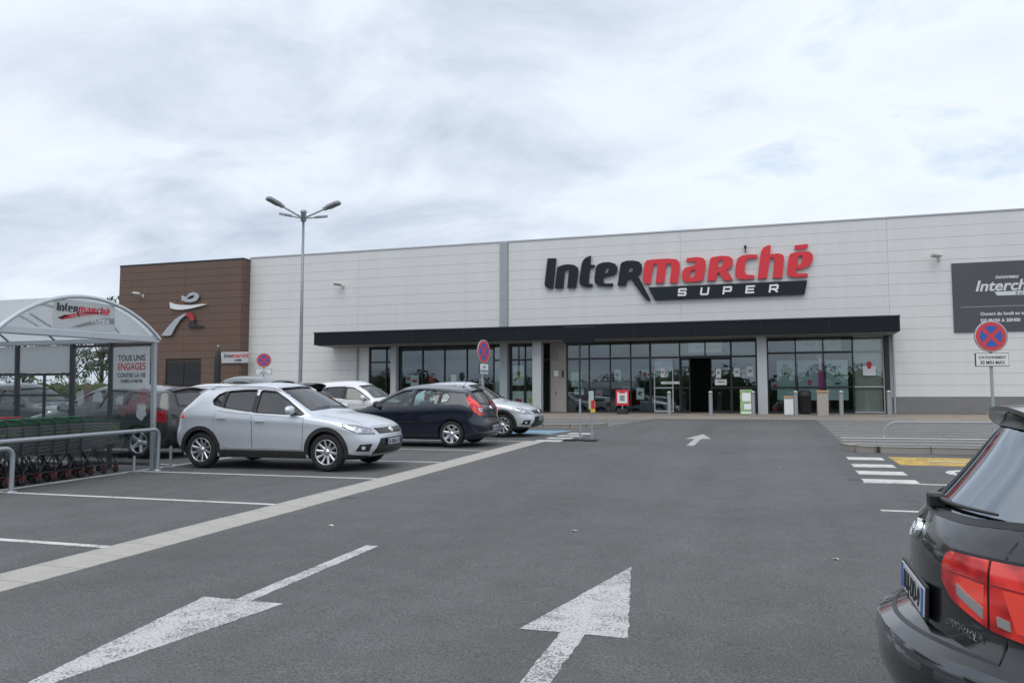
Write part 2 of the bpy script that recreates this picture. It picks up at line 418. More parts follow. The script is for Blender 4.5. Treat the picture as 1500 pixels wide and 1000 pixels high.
# pale stone strip between the lane and the bays, laid block by block
strip = thing('stone_strip', None, None, (-5.84, 0, 0)); tag(strip, kind='structure')
bl = MB(); bl.bbox(-.265, .265, .006, .494, -.05, .001, .004); bl = bl.mesh('paving_block', 'stone')
y = -4.0
while y < 20.1:
    o = link('paving_block', bl, strip); o.matrix_local = Matrix.Translation((RND.uniform(-.004, .004), y, S * y - .005 + RND.uniform(0, .003))) @ TILT
    y += .5
def kerb(pts, h=.13, w=.16):
    k = thing('kerb', None, None, (pts[0][0], pts[0][1], S * pts[0][1])); tag(k, kind='structure')
    for (xa, ya), (xb, yb_) in zip(pts, pts[1:]):
        d = math.dist((xa, ya), (xb, yb_)); n = max(1, round(d / 1.0)); ang = atan2(yb_ - ya, xb - xa)
        me = MB(); me.bbox(.006, d / n - .006, -w, 0, -.08, h, .018); me = me.mesh('kerb_stone', 'kerb_stone')
        for i in range(n):
            x, yy = xa + (xb - xa) * i / n, ya + (yb_ - ya) * i / n
            o = link('kerb_stone', me, k); o.matrix_local = k.matrix_world.inverted() @ (Matrix.Translation((x, yy, S * yy - .02)) @ TILT @ Matrix.Rotation(ang, 4, 'Z'))
kerb([(14.0, 18.95), (2.3, 18.95), (1.95, 19.15), (1.78, 19.7)], .14, -.2)
kerb([(-16, 26.7), (-6.4, 26.7), (-5.85, 26.85), (-5.45, 27.2), (-5.3, 27.8)], .12, -.2)
# ================================================================== the store
mat('clad_white', (.68, .685, .68), .48, var=.55, vscale=2.2, col2=(.61, .615, .612), streak=.08)
mat('clad_joint', (.52, .52, .515), .7)
mat('clad_brown', (.135, .084, .062), .5, var=.5, vscale=1.6, col2=(.112, .07, .053), streak=.12)
mat('brown_joint', (.05, .035, .028), .7)
mat('canopy_black', (.010, .013, .017), .45, var=.3, vscale=1.5, col2=(.014, .017, .021), spec=.18)
mat('soffit', (.22, .225, .23), .6)
mat('frame_dark', (.022, .025, .028), .42)
mat('frame_light', (.42, .45, .47), .45)
mat('column_grey', (.46, .48, .50), .5, var=.3, vscale=2, col2=(.4, .42, .44))
mat('pipe_grey', (.33, .36, .39), .42)
mat('stone_panel', (.36, .34, .31), .7, var=.5, vscale=2.2, col2=(.29, .275, .25))
mat('plinth', (.20, .20, .20), .8, var=.5, vscale=3, col2=(.15, .15, .152))
mat('coping', (.45, .46, .47), .4, .3)
mat('interior_wall', (.12, .115, .11), .9); mat('interior_floor', (.16, .15, .14), .5); mat('interior_ceiling', (.10, .10, .10), .9)
mat('shelf_mix', (.18, .10, .06), .7, var=.9, vscale=9, col2=(.10, .16, .14))
glass('shop_glass', (.80, .86, .85), base=.05, refl=(.9, .96, 1.0))
glass('door_glass', (.86, .91, .90), base=.06, refl=(.9, .97, 1.0))
mat('sign_black', (.010, .015, .020), .35, 0, 0, spec=.3); mat('sign_red', (.68, .022, .035), .36, 0, .15); mat('sign_white', (.80, .80, .80), .4)
mat('poster_white', (.72, .75, .75), .6); mat('poster_pale', (.46, .55, .56), .6, var=.4, vscale=1.5, col2=(.40, .48, .47)); mat('poster_green', (.16, .32, .08), .5, var=.9, vscale=4, col2=(.42, .52, .36))
mat('poster_red', (.60, .03, .05), .5); mat('poster_magenta', (.70, .05, .38), .5); mat('poster_yellow', (.70, .50, .06), .5); mat('poster_grey', (.25, .26, .27), .6)
mat('print_dark', (.05, .055, .06), .6); mat('print_green', (.12, .20, .10), .6)
mat('galv', (.40, .43, .46), .42, .55, var=.4, vscale=8, col2=(.34, .37, .40))
mat('bollard_grey', (.17, .18, .19), .5); mat('lamp_white', (.55, .55, .53), .5); mat('concrete', (.40, .37, .33), .8, var=.4, vscale=6, col2=(.33, .30, .27), bump=.2)
mat('wood_rim', (.42, .28, .17), .6); mat('bin_black', (.02, .02, .022), .5)
YF = 40.0
store = thing('supermarket_building', 'long white clad supermarket with black canopy over its glazed front', 'building', (-10, YF, 1.0))
def sp(mb, name, m, parent=None):
    """part of the store, given in world coordinates"""
    o = mb.build(name, m, parent or store); o.matrix_parent_inverse = store.matrix_world.inverted() if parent is None else Matrix.Identity(4)
    return o
GX0, GX1, GZ = -21.08, 5.43, 4.62
w = MB()
w.box(-29, GX0, YF + .05, YF + .4, 1.0, 10.0); w.box(GX1, 24, YF + .05, YF + .4, 1.0, 10.0); w.box(GX0, GX1, YF + .05, YF + .4, GZ, 10.0)
w.box(-29, -28.6, YF + .4, 78, .9, 10.0); w.box(23.6, 24, YF + .4, 78, .9, 10.0); w.box(-29, 24, 77.6, 78, .9, 10.0); w.box(-28.6, 23.6, YF + .4, 77.6, 9.6, 9.8)
sp(w, 'wall', 'clad_joint')
w = MB(); w.box(-29.0, 24.05, YF - .035, YF + .45, 10.0, 10.07); sp(w, 'coping', 'coping')
# horizontal cladding panels, one by one
ROW = (10.0 - 1.76) / 16
pm = {}
def clad(x0, x1, z0):
    key = round(x1 - x0, 3)
    if key not in pm:
        b = MB(); b.bbox(.004, x1 - x0 - .004, 0, .05, .004, ROW - .004, .003); pm[key] = b.mesh('cladding_panel', 'clad_white')
    o = link('cladding_panel', pm[key], store); o.location = (x0 + 10, RND.uniform(-.003, .003), z0 - 1.0)
for x0, x1 in ((-28.98, -21.79), (-21.79, -13.36), (-12.90, -3.9), (-3.9, 5.5), (5.5, 14.9), (14.9, 24.0)):
    for r in range(16):
        z = 1.76 + r * ROW
        if z + ROW <= GZ + .3:                     # beside the glazing only
            if x1 <= -21.7: clad(x0, x1, z)
            elif x0 >= 5.4: clad(x0, x1, z)
            elif x0 < GX0 < x1: clad(x0, GX0, z)
        else: clad(x0, x1, z)
for a_, b_ in ((-28.98, GX0), (GX1 + .05, 24)): w = MB(); w.box(a_, b_, YF + .01, YF + .05, 1.0, 1.75); sp(w, 'plinth', 'plinth')
w = MB(); w.box(-13.345, -12.915, YF - .09, YF + .05, 5.28, 9.99); sp(w, 'rainwater_duct', 'pipe_grey')
w = MB(); w.tube([(-21.75, YF - .07, 1.0), (-21.75, YF - .07, 4.6)], .05, 8); sp(w, 'downpipe', 'pipe_grey')
w = MB(); w.tube([(5.58, YF - .06, 1.0), (5.58, YF - .06, 4.6)], .05, 8); sp(w, 'downpipe', 'pipe_grey')
# canopy
w = MB(); w.bbox(-23.35, 5.62, 38.0, YF - .01, 4.60, 5.27, .012); cn = sp(w, 'canopy', 'canopy_black')
w = MB(); w.box(-23.37, 5.64, 37.97, 38.05, 5.24, 5.30); sp(w, 'canopy_edge', 'frame_dark')
w = MB(); w.box(-23.2, 5.5, 38.15, YF - .02, 4.57, 4.598); sp(w, 'soffit', 'soffit')
x = -23.35 + 2.9
while x < 5.4:
    w = MB(); w.box(x - .006, x + .006, 37.994, 38.0, 4.61, 5.24); sp(w, 'canopy_joint', 'frame_dark'); x += 2.9
# columns
for x0, x1, yc, m in ((-19.61, -19.28, 39.75, 'column_grey'), (-13.28, -12.86, 39.7, 'pipe_grey'), (-11.26, -10.80, 38.9, 'column_grey'), (-.36, .08, 38.9, 'column_grey')):
    w = MB(); w.bbox(x0, x1, yc, yc + .4, 1.0 + S * (yc - 40) - .02, 4.58, .01); sp(w, 'column', m)
# stone panel with a service door and notices
w = MB(); w.bbox(-10.62, -9.78, YF + .05, YF + .3, 1.0, 4.6, .01); st = sp(w, 'stone_panel', 'stone_panel')
w = MB(); w.bbox(-10.55, -9.86, YF + .03, YF + .06, 1.02, 2.75, .01); sd_ = sp(w, 'service_door', 'stone_panel')
w = MB(); w.tube([(-10.3, YF + .03, 1.9), (-10.3, YF - .03, 1.9), (-10.3, YF - .03, 2.08), (-10.3, YF + .03, 2.08)], .014, 6); sp(w, 'door_handle', 'frame_dark')
for x0, x1, z0, z1, m in ((-10.42, -10.18, 2.85, 3.15, 'poster_white'), (-10.0, -9.9, 2.8, 3.15, 'frame_dark'), (-10.55, -10.2, 3.7, 4.3, 'poster_grey')):
    w = MB(); w.bbox(x0, x1, YF - .0, YF + .045, z0, z1, .006); sp(w, 'wall_notice', m)
# glazing: each bay has a frame, panes above and below a transom
YG = YF + .16
TR = 3.72
def bay(x0, x1, z0=1.03, tr=TR, zt=4.6, g='shop_glass', fm='frame_dark', mid=False):
    f = MB(); e = .027
    f.box(x0 - e, x0 + e, YG - .07, YG + .07, z0, zt); f.box(x1 - e, x1 + e, YG - .072, YG + .072, z0, zt)
    for z, h in ((z0, .06), (tr, .06), (zt - .05, .05)): f.box(x0 + e, x1 - e, YG - .06, YG + .06, z - (.0 if z == z0 else h / 2), z + h)
    if mid: f.box(x0 + e, x1 - e, YG - .05, YG + .05, 2.2, 2.26)
    o = sp(f, 'glazing_frame', fm)
    for a, b in ((z0 + .06, tr - .03), (tr + .06, zt - .075)):
        p = MB(); p.box(x0 + e, x1 - e, YG - .012, YG + .012, a, b); pp = p.build('pane', g, o)
    return o
for x0, x1 in ((-21.04, -20.03), (-20.03, -19.6), (-13.75, -13.3), (-12.84, -12.0), (-12.0, -11.2), (-11.2, -10.66), (-9.74, -8.59), (-8.59, -7.5), (-7.5, -6.46), (-6.46, -5.5)): bay(x0, x1)
for x0, x1 in ((-19.28, -17.85), (-17.85, -16.56), (-16.56, -15.26), (-15.26, -13.75)): bay(x0, x1, tr=4.36)
for x0, x1 in ((.12, 1.38), (1.38, 2.6), (2.6, 3.88)): bay(x0, x1, tr=3.84, mid=True)
bay(3.88, 5.18, tr=3.84, mid=True, fm='frame_light', g='door_glass')
w = MB(); w.bbox(5.22, 5.42, YF - .02, YF + .3, 1.0, 4.6, .01); sp(w, 'corner_post', 'frame_dark')
w = MB(); w.box(3.95, 5.12, YG + .1, YG + .12, 1.05, 4.5); sp(w, 'blind', 'stone_panel')
# entrance: header, sliding doors (one pair drawn open), sidelights
for x0, x1 in ((-5.46, -4.03), (-1.56, -.42)): bay(x0, x1, g='door_glass', mid=True)
f = MB(); f.box(-4.0, -1.6, YG - .07, YG + .07, TR - .05, TR + .07); f.box(-4.0, -1.6, YG - .06, YG + .06, 4.52, 4.6); f.box(-2.83, -2.77, YG - .05, YG + .05, TR + .07, 4.52)
hd = sp(f, 'entrance_header', 'frame_dark')
for x0, x1 in ((-3.99, -2.83), (-2.77, -1.61)):
    p = MB(); p.box(x0, x1, YG - .012, YG + .012, TR + .08, 4.51); p.build('pane', 'door_glass', hd)
for x0, x1, yo in ((-4.0, -3.55, .1), (-2.55, -1.6, .1), (-5.3, -4.35, -.09)):
    f = MB()
    for a, b in ((x0, x0 + .05), (x1 - .05, x1)): f.box(a, b, YG + yo, YG + yo + .05, 1.04, TR - .06)
    f.box(x0 + .05, x1 - .05, YG + yo, YG + yo + .05, 1.04, 1.12); f.box(x0 + .05, x1 - .05, YG + yo, YG + yo + .05, TR - .12, TR - .06); f.box(x0 + .05, x1 - .05, YG + yo + .01, YG + yo + .04, 2.2, 2.26)
    o = sp(f, 'sliding_door', 'frame_light' if yo < 0 else 'frame_dark')
    p = MB(); p.box(x0 + .05, x1 - .05, YG + yo + .015, YG + yo + .035, 1.12, TR - .12); p.build('pane', 'door_glass', o)
# shop interior seen through the glass
w = MB(); w.box(GX0, GX1, YF + .4, 52, .95, 1.015); sp(w, 'shop_floor', 'interior_floor')
w = MB(); w.box(GX0 - .1, GX1 + .1, 52, 52.2, 1.0, 4.7); w.box(GX0 - .3, GX0 - .1, YF + .4, 52.2, 1.0, 4.7); w.box(GX1 + .1, GX1 + .3, YF + .4, 52.2, 1.0, 4.7); sp(w, 'shop_partition', 'interior_wall')
w = MB(); w.box(GX0 - .3, GX1 + .3, YF + .41, 52.2, 4.66, 4.74); sp(w, 'shop_ceiling', 'interior_ceiling')
for i, x in enumerate((-19, -16.5, -14, -11, -8, -5.8, 1.2, 3.6)):
    w = MB(); w.bbox(x - .5, x + .5, 44 + (i % 3) * 1.2, 47.5, 1.0, 2.4 + .3 * (i % 2), .02)
    for k in range(3): w.box(x - .54, x + .54, 43.96 + (i % 3) * 1.2, 47.54, 1.35 + k * .38, 1.38 + k * .38)
    sp(w, 'shelf_unit', 'shelf_mix')
# window posters (behind the panes)
def poster(x0, x1, z0, z1, m, marks=(), dy=.03, name='window_poster'):
    w = MB(); w.box(x0, x1, YG + dy, YG + dy + .006, z0, z1); o = sp(w, name, m)
    for (a, b, c, d, mm) in marks:
        W_, H_ = x1 - x0, z1 - z0
        q = MB(); cx, cz = x0 + W_ * (a + b) / 2, z0 + H_ * (c + d) / 2; rx, rz = W_ * (b - a) / 2, H_ * (d - c) / 2
        pl = [(cx + rx * cos(t) * (1 + .18 * sin(3 * t)), cz + rz * sin(t) * (1 + .15 * cos(2 * t))) for t in [2 * pi * k / 14 for k in range(14)]]
        q.add([(x, YG + dy - .003, z) for x, z in pl], [tuple(range(14))]); q.build('poster_print', mm, o)
    return o
def ptext(o, txt, x, z, size, m, dy=.026, **kw):
    put('poster_lettering', text_mesh(txt, size, .002, align='CENTER', **kw), m, o, Matrix.Translation((x, YG + dy, z)))
o = poster(.52, 1.34, 1.62, 3.5, 'poster_pale', [(.2, .85, .55, .85, 'print_green'), (.3, .6, .8, .92, 'print_dark')])
o = poster(1.46, 2.5, 1.62, 3.5, 'poster_pale', [(.35, .6, .55, .85, 'poster_grey'), (.5, .85, .72, .9, 'print_green'), (.4, .58, .35, .52, 'poster_magenta')])
o = poster(2.7, 3.66, 1.62, 3.5, 'poster_pale', [(.35, .65, .55, .65, 'print_green'), (.3, .75, .8, .86, 'print_dark'), (.4, .65, .38, .44, 'print_dark')])
o = poster(2.36, 2.57, 2.1, 3.75, 'poster_magenta', [(.2, .8, .5, .95, 'poster_white')], .02)
o = poster(1.42, 3.4, 3.95, 4.5, 'poster_pale'); ptext(o, 'Inter', 2.05, 4.2, .22, 'print_dark', shear=.2, bold=.004); ptext(o, 'marché', 2.75, 4.16, .26, 'poster_red', shear=.2, bold=.004); ptext(o, 'SUPER', 2.6, 4.02, .12, 'print_dark')
o = poster(4.3, 4.85, 2.75, 3.2, 'poster_white', [(.3, .7, .6, 1.5, 'poster_red')], -.03)
o = poster(-12.72, -12.1, 2.4, 3.45, 'poster_white', [(.25, .8, .3, .75, 'poster_yellow'), (.35, .65, .45, .7, 'poster_magenta'), (.1, .4, .15, .4, 'print_green')])
o = poster(-12.72, -12.1, 1.15, 2.1, 'poster_white', [(.2, .8, .3, .6, 'poster_red')])
o = poster(-13.72, -13.34, 1.15, 4.4, 'poster_pale'); o = poster(-11.95, -11.3, 1.2, 2.1, 'poster_white', [(.2, .6, .3, .6, 'poster_yellow')])
o = poster(-18.6, -18.1, 2.4, 3.0, 'poster_white', [(.2, .8, .3, .6, 'poster_red')]); o = poster(-17.5, -17.2, 2.6, 3.0, 'poster_red'); o = poster(-16.2, -15.9, 2.5, 3.0, 'poster_white')
o = poster(-9.55, -9.0, 2.3, 3.05, 'poster_pale'); o = poster(-9.4, -8.9, 1.9, 2.2, 'poster_pale')
for x, z, a, b, m in ((-4.95, 2.75, .2, .45, 'poster_white'), (-4.72, 2.75, .12, .4, 'poster_pale'), (-2.3, 2.7, .24, .45, 'poster_white'), (-2.35, 2.35, .55, .28, 'poster_white'), (-1.45, 2.75, .28, .42, 'poster_white'), (-1.1, 2.7, .2, .4, 'poster_pale'), (-.85, 2.75, .3, .5, 'poster_white'), (-4.95, 2.42, .9, .12, 'poster_white')):
    poster(x, x + a, z, z + b, m, [(.2, .8, .4, .7, 'poster_grey')], -.11 if x < -4 else -.03, 'door_notice')
ho = poster(-3.6, -2.0, 3.95, 4.45, 'poster_pale'); ptext(ho, 'Inter', -3.1, 4.18, .2, 'print_dark', shear=.2, bold=.003); ptext(ho, 'marché', -2.45, 4.14, .24, 'poster_red', shear=.2, bold=.003)
ps_r = random.Random(21)
for x in (-8.3, -7.3, -6.9, -6.2, -5.95, -18.9, -17.0, -15.8, -14.6, -20.8, .25, 1.0):
    z = ps_r.uniform(1.5, 2.6); poster(x, x + ps_r.uniform(.18, .45), z, z + ps_r.uniform(.25, .6), ps_r.choice(('poster_white', 'poster_pale', 'poster_pale', 'poster_grey')), [(.2, .8, .3, .7, ps_r.choice(('poster_red', 'print_dark', 'print_green')))], .05)
# brown wing
wing = thing('brown_wing_building', 'tall brown clad wing joined to the end of the white store', 'building', (-33.4, 39.3, .98))
def wp(mb, name, m, parent=None):
    o = mb.build(name, m, parent or wing)
    if parent is None: o.matrix_parent_inverse = wing.matrix_world.inverted()
    return o
w = MB(); w.box(-37.84, -28.99, 39.36, 60, .9, 9.84); wp(w, 'wall', 'brown_joint')
w = MB(); w.box(-37.9, -28.93, 39.28, 60.1, 9.84, 9.93); wp(w, 'coping', 'frame_dark')
rh = (9.84 - 1.0) / 20
seg = ((-37.84, -36.9), (-36.9, -33.0), (-33.0, -29.0))
for r in range(20):
    z = 1.0 + r * rh
    for x0, x1 in seg:
        if 2.5 < z + rh / 2 < 3.88 and x0 > -37 and x1 < -32:
            pieces = ((x0, -34.24), ) if True else ()
            pieces = ((x0, -34.24),)
        elif 2.5 < z + rh / 2 < 3.88 and x0 == -33.0: pieces = ((-31.70, x1),)
        else: pieces = ((x0, x1),)
        for a, b in pieces:
            q = MB(); q.bbox(a + .004, b - .004, 39.30, 39.36, z + .006, z + rh - .006, .004); wp(q, 'cladding_panel', 'clad_brown')
    q = MB(); q.bbox(-28.985, -28.94, 39.31, 39.99, z + .006, z + rh - .006, .004); wp(q, 'cladding_panel', 'clad_brown')
    q = MB(); q.bbox(-37.9, -37.845, 39.31, 45, z + .006, z + rh - .006, .004); wp(q, 'cladding_panel', 'clad_brown')
f = MB()
for a, b in ((-34.22, -34.16), (-32.98, -32.92), (-31.74, -31.68)): f.box(a, b, 39.30, 39.36, 2.55, 3.88)
f.box(-34.16, -31.74, 39.3, 39.36, 3.82, 3.88); f.box(-34.16, -31.74, 39.3, 39.36, 2.55, 2.62)
fo = wp(f, 'window_frame', 'frame_dark')
glass('wing_glass', (.10, .12, .10), base=.0)
for a, b in ((-34.16, -32.98), (-32.92, -31.74)):
    p = MB(); p.box(a, b, 39.33, 39.35, 2.62, 3.82); p.build('pane', 'wing_glass', fo)
w = MB(); w.box(-35.35, -35.2, 39.2, 39.3, 1.0, 3.9); wp(w, 'downpipe', 'frame_dark')
# ------------------------------------------------------------------ store sign
GLYPH = {
'I':[[(0.21,1.99),(0.67,1.97),(0.49,0.42),(0.27,0.4),(0.09,0.5),(0.04,0.65)]],
'n':[[(0.59,0.41),(0.73,1.5),(1.02,1.6),(1.32,1.62),(1.63,1.57),(1.8,1.44),(1.84,1.27),(1.71,0.38),(1.25,0.4),(1.35,1.3),(1.32,1.35),(1.26,1.36),(1.15,1.34),(1.11,1.24),(1.04,0.39)]],
't':[[(2.51,2.01),(2.47,1.54),(2.72,1.51),(2.68,1.4),(2.45,1.38),(2.37,0.63),(2.42,0.56),(2.59,0.54),(2.56,0.4),(2.35,0.39),(2.09,0.43),(1.92,0.54),(1.89,0.74),(2.02,1.62),(2.13,1.83),(2.3,1.94)]],
'e':[[(3.64,0.53),(3.62,0.38),(3.28,0.38),(2.9,0.44),(2.71,0.57),(2.68,0.83),(2.76,1.37),(2.87,1.54),(3.13,1.62),(3.46,1.62),(3.74,1.53),(3.86,1.36),(3.86,1.15),(3.75,0.99),(3.5,0.91),(3.14,0.88),(3.13,0.68),(3.16,0.57),(3.29,0.53)],[(3.21,1.03),(3.25,1.33),(3.31,1.37),(3.42,1.34),(3.43,1.23),(3.35,1.09)]],
'R':[[(3.87,0.4),(4.03,1.48),(4.11,1.58),(4.34,1.64),(4.67,1.64),(4.96,1.57),(5.09,1.42),(5.11,1.17),(5.04,0.97),(4.89,0.83),(4.99,0.68),(5.53,-0.41),(5.35,-0.41),(5.13,-0.16),(4.54,0.72),(4.4,0.73),(4.33,0.58),(4.29,0.38)],[(4.41,1.04),(4.46,1.29),(4.57,1.31),(4.66,1.28),(4.66,1.17),(4.59,1.07)]],
'm':[[(5.13,0.62),(5.25,1.49),(5.37,1.62),(5.86,1.64),(6.41,1.64),(6.83,1.58),(6.96,1.43),(6.98,1.18),(6.87,0.45),(6.78,0.39),(6.47,0.43),(6.59,1.29),(6.53,1.39),(6.39,1.4),(6.31,1.31),(6.2,0.44),(5.77,0.44),(5.9,1.33),(5.85,1.42),(5.74,1.43),(5.68,1.35),(5.51,0.41),(5.27,0.43)]],
'a':[[(7.29,1.44),(7.32,1.61),(7.79,1.64),(8.11,1.58),(8.22,1.42),(8.22,1.18),(8.11,0.52),(7.94,0.43),(7.41,0.41),(7.14,0.48),(7.07,0.66),(7.11,0.99),(7.24,1.14),(7.6,1.21),(7.75,1.26),(7.78,1.37),(7.72,1.42)],[(7.46,0.7),(7.51,0.94),(7.63,1.03),(7.74,1.0),(7.7,0.78),(7.62,0.64),(7.5,0.62)]],
'r':[[(8.28,0.43),(8.43,1.47),(8.52,1.59),(8.96,1.64),(9.33,1.6),(9.52,1.44),(9.5,1.14),(9.29,0.97),(9.18,0.91),(9.35,0.73),(9.51,0.42),(9.08,0.43),(8.88,0.78),(8.8,0.85),(8.7,0.45)],[(8.79,1.12),(8.84,1.39),(8.95,1.46),(9.06,1.41),(9.04,1.2),(8.92,1.08)]],
'c':[[(10.67,1.6),(10.65,1.44),(10.25,1.43),(10.1,1.32),(10.05,0.81),(10.12,0.66),(10.51,0.61),(10.49,0.46),(10.08,0.42),(9.74,0.46),(9.6,0.66),(9.65,1.14),(9.73,1.46),(9.94,1.59),(10.28,1.63)]],
'h':[[(11.28,2.03),(11.24,1.59),(11.63,1.61),(11.83,1.53),(11.88,1.35),(11.77,0.43),(11.33,0.43),(11.43,1.31),(11.35,1.43),(11.24,1.41),(11.07,0.44),(10.65,0.43),(10.82,1.73),(10.94,1.93),(11.14,2.02)]],
'E':[[(12.92,0.58),(12.9,0.43),(12.43,0.41),(12.08,0.48),(11.98,0.66),(12.07,1.36),(12.16,1.57),(12.57,1.63),(13.01,1.62),(13.17,1.45),(13.15,1.22),(13.05,0.99),(12.8,0.84),(12.39,0.8),(12.37,0.64),(12.49,0.59)],[(12.48,0.99),(12.49,1.37),(12.6,1.45),(12.71,1.42),(12.68,1.21),(12.59,1.03)]],
'acc':[[(12.36,1.95),(12.97,1.98),(12.94,1.82),(12.74,1.75),(12.35,1.77)]],
'bar':[[(5.41,0.24),(12.88,0.25),(12.75,-0.4),(5.74,-0.41)]],
}
BLACK_G = 'InteR'
def smooth_loop(lp, sharp=.5):
    """round the gentle corners of a traced outline, keep the sharp ones"""
    out = []; n = len(lp)
    for i, p in enumerate(lp):
        a, b = Vector(lp[i - 1]), Vector(lp[(i + 1) % n]); p = Vector(p)
        u, v = (p - a), (b - p); c = u.normalized().dot(v.normalized())
        if c > sharp and c < .995:
            k = .27; out += [tuple(p - u * k), tuple(p * .86 + (p - u * k + p + v * k) * .07), tuple(p + v * k)]
        else: out.append(tuple(p))
    return out
sign = thing('store_sign', 'large black and red raised lettering sign on the white wall above the canopy', 'sign', (-10.9, 39.97, 7.0))
for k, lps in GLYPH.items():
    me = shape2d([smooth_loop(l) for l in lps] if k not in ('bar', 'acc') else lps, .12)
    put('sign_bar' if k == 'bar' else 'letter', me, 'sign_black' if k in 'InteRbar' and k in ('I', 'n', 't', 'e', 'R', 'bar') else 'sign_red', sign, Matrix.Translation((0, -.15, 0)))
    b = MB(); xs = [p[0] for p in lps[0]]; zs = [p[1] for p in lps[0]]
    b.tube([((min(xs) + max(xs)) / 2 - .1, -.03, max(zs) - .12), ((min(xs) + max(xs)) / 2 - .1, .0, max(zs) - .12)], .02, 6); b.build('standoff', 'frame_dark', sign)
STROKE = {'S': [[(1, .92), (.9, 1), (.1, 1), (0, .9), (0, .6), (.1, .5), (.9, .5), (1, .4), (1, .1), (.9, 0), (.1, 0), (0, .08)]], 'U': [[(0, 1), (0, .15), (.12, 0), (.88, 0), (1, .15), (1, 1)]],
          'P': [[(0, 0), (0, 1), (.88, 1), (1, .9), (1, .5), (.88, .38), (0, .38)]], 'E': [[(1, 1), (0, 1), (0, 0), (1, 0)], [(0, .5), (.9, .5)]], 'R': [[(0, 0), (0, 1), (.88, 1), (1, .9), (1, .5), (.88, .4), (0, .4)], [(.5, .4), (1, 0)]]}
def stroke_letter(ch, w, h, t, shear):
    mb = MB()
    for pl in STROKE[ch]:
        pts = [(x * w + y * h * shear, y * h) for x, y in pl]
        for (x0, z0), (x1, z1) in zip(pts, pts[1:]):
            d = Vector((x1 - x0, z1 - z0)).normalized() * t / 2; nx = Vector((-d.y, d.x))
            q = [(x0 - d.x + nx.x, z0 - d.y + nx.y), (x0 - d.x - nx.x, z0 - d.y - nx.y), (x1 + d.x - nx.x, z1 + d.y - nx.y), (x1 + d.x + nx.x, z1 + d.y + nx.y)]
            mb.add([(x, -.165 - .0004 * len(mb.f), z) for x, z in q], [(0, 1, 2, 3)])
    return mb
for ch, x in zip('SUPER', (-3.82, -2.74, -1.67, -.61, .47)):
    mb = stroke_letter(ch, .33, .30, .085, .16); o = mb.build('letter', 'sign_white', sign); o.location = (x + 10.9 - .19, 0, 6.78 - 7.0)
# emblem on the brown wing
EMB = [([[(-33.1,7.87),(-33.11,7.59),(-32.84,7.47),(-32.44,7.42),(-32.01,7.51),(-31.84,7.76),(-31.98,7.95),(-32.29,8.04),(-32.59,7.95),(-32.78,7.74),(-32.9,7.8)],[(-32.74,7.66),(-32.5,7.8),(-32.24,7.85),(-32.16,7.77),(-32.32,7.65),(-32.58,7.61)]], 'emblem_silver', 'emblem_head'),
       ([[(-33.95,7.49),(-33.91,7.14),(-33.53,7.03),(-33.0,7.0),(-32.38,7.06),(-31.78,7.17),(-31.28,7.26),(-31.61,7.3),(-32.39,7.25),(-33.19,7.3),(-33.63,7.37)]], 'emblem_white', 'emblem_brim'),
       ([[(-34.5,5.51),(-34.03,6.0),(-33.51,6.46),(-32.99,6.72),(-32.73,6.8),(-32.81,6.66),(-33.15,6.41),(-33.49,5.98),(-33.78,5.49),(-34.1,5.47)]], 'emblem_silver', 'emblem_sweep'),
       ([[(-32.73,6.8),(-32.46,6.83),(-32.24,6.68),(-32.14,6.38),(-32.45,6.32),(-32.54,6.54),(-32.81,6.62)]], 'emblem_red', 'emblem_arch'),
       ([[(-32.14,6.38),(-32.1,6.09),(-31.52,6.0),(-31.52,5.94),(-32.52,5.95),(-32.61,6.07),(-32.45,6.32)]], 'frame_dark', 'emblem_foot')]
mat('emblem_silver', (.42, .45, .47), .3, .5); mat('emblem_white', (.72, .74, .75), .35, .1); mat('emblem_red', (.36, .03, .04), .4)
em = thing('wall_emblem', 'silver abstract figure emblem with red arch on the brown wall', 'emblem', (-33, 39.3, 6.7))
for lps, m, nm in EMB:
    me = shape2d([smooth_loop([(x + 33, z - 6.7) for x, z in l], .2) for l in lps], .1); put(nm, me, m, em, Matrix.Translation((0, -.16, 0)))
b = MB()
for x, z in ((-.5, .85), (0, .45), (-.9, -.6), (.75, -.5)): b.tube([(x, -.08, z), (x, 0, z)], .03, 6)
b.build('standoff', 'frame_dark', em)
# small projecting sign on the wing corner
mat('board_grey', (.46, .47, .48), .6)
sg = thing('wall_sign', 'small pale sign board with red and black lettering on the brown wall corner', 'sign', (-29.3, 39.25, 4.1))
b = MB(); b.bbox(-.95, .92, -.05, .03, -.32, .32, .01); b.build('board', 'board_grey', sg)
put('lettering', text_mesh('Inter', .34, .006, .15, .004), 'print_dark', sg, Matrix.Translation((-.75, -.06, 0))); put('lettering', text_mesh('marché', .36, .006, .15, .004), 'poster_red', sg, Matrix.Translation((-.15, -.06, .0))); put('lettering', text_mesh('SUPER', .17, .006, .15, .004), 'print_dark', sg, Matrix.Translation((0, -.06, -.22)))
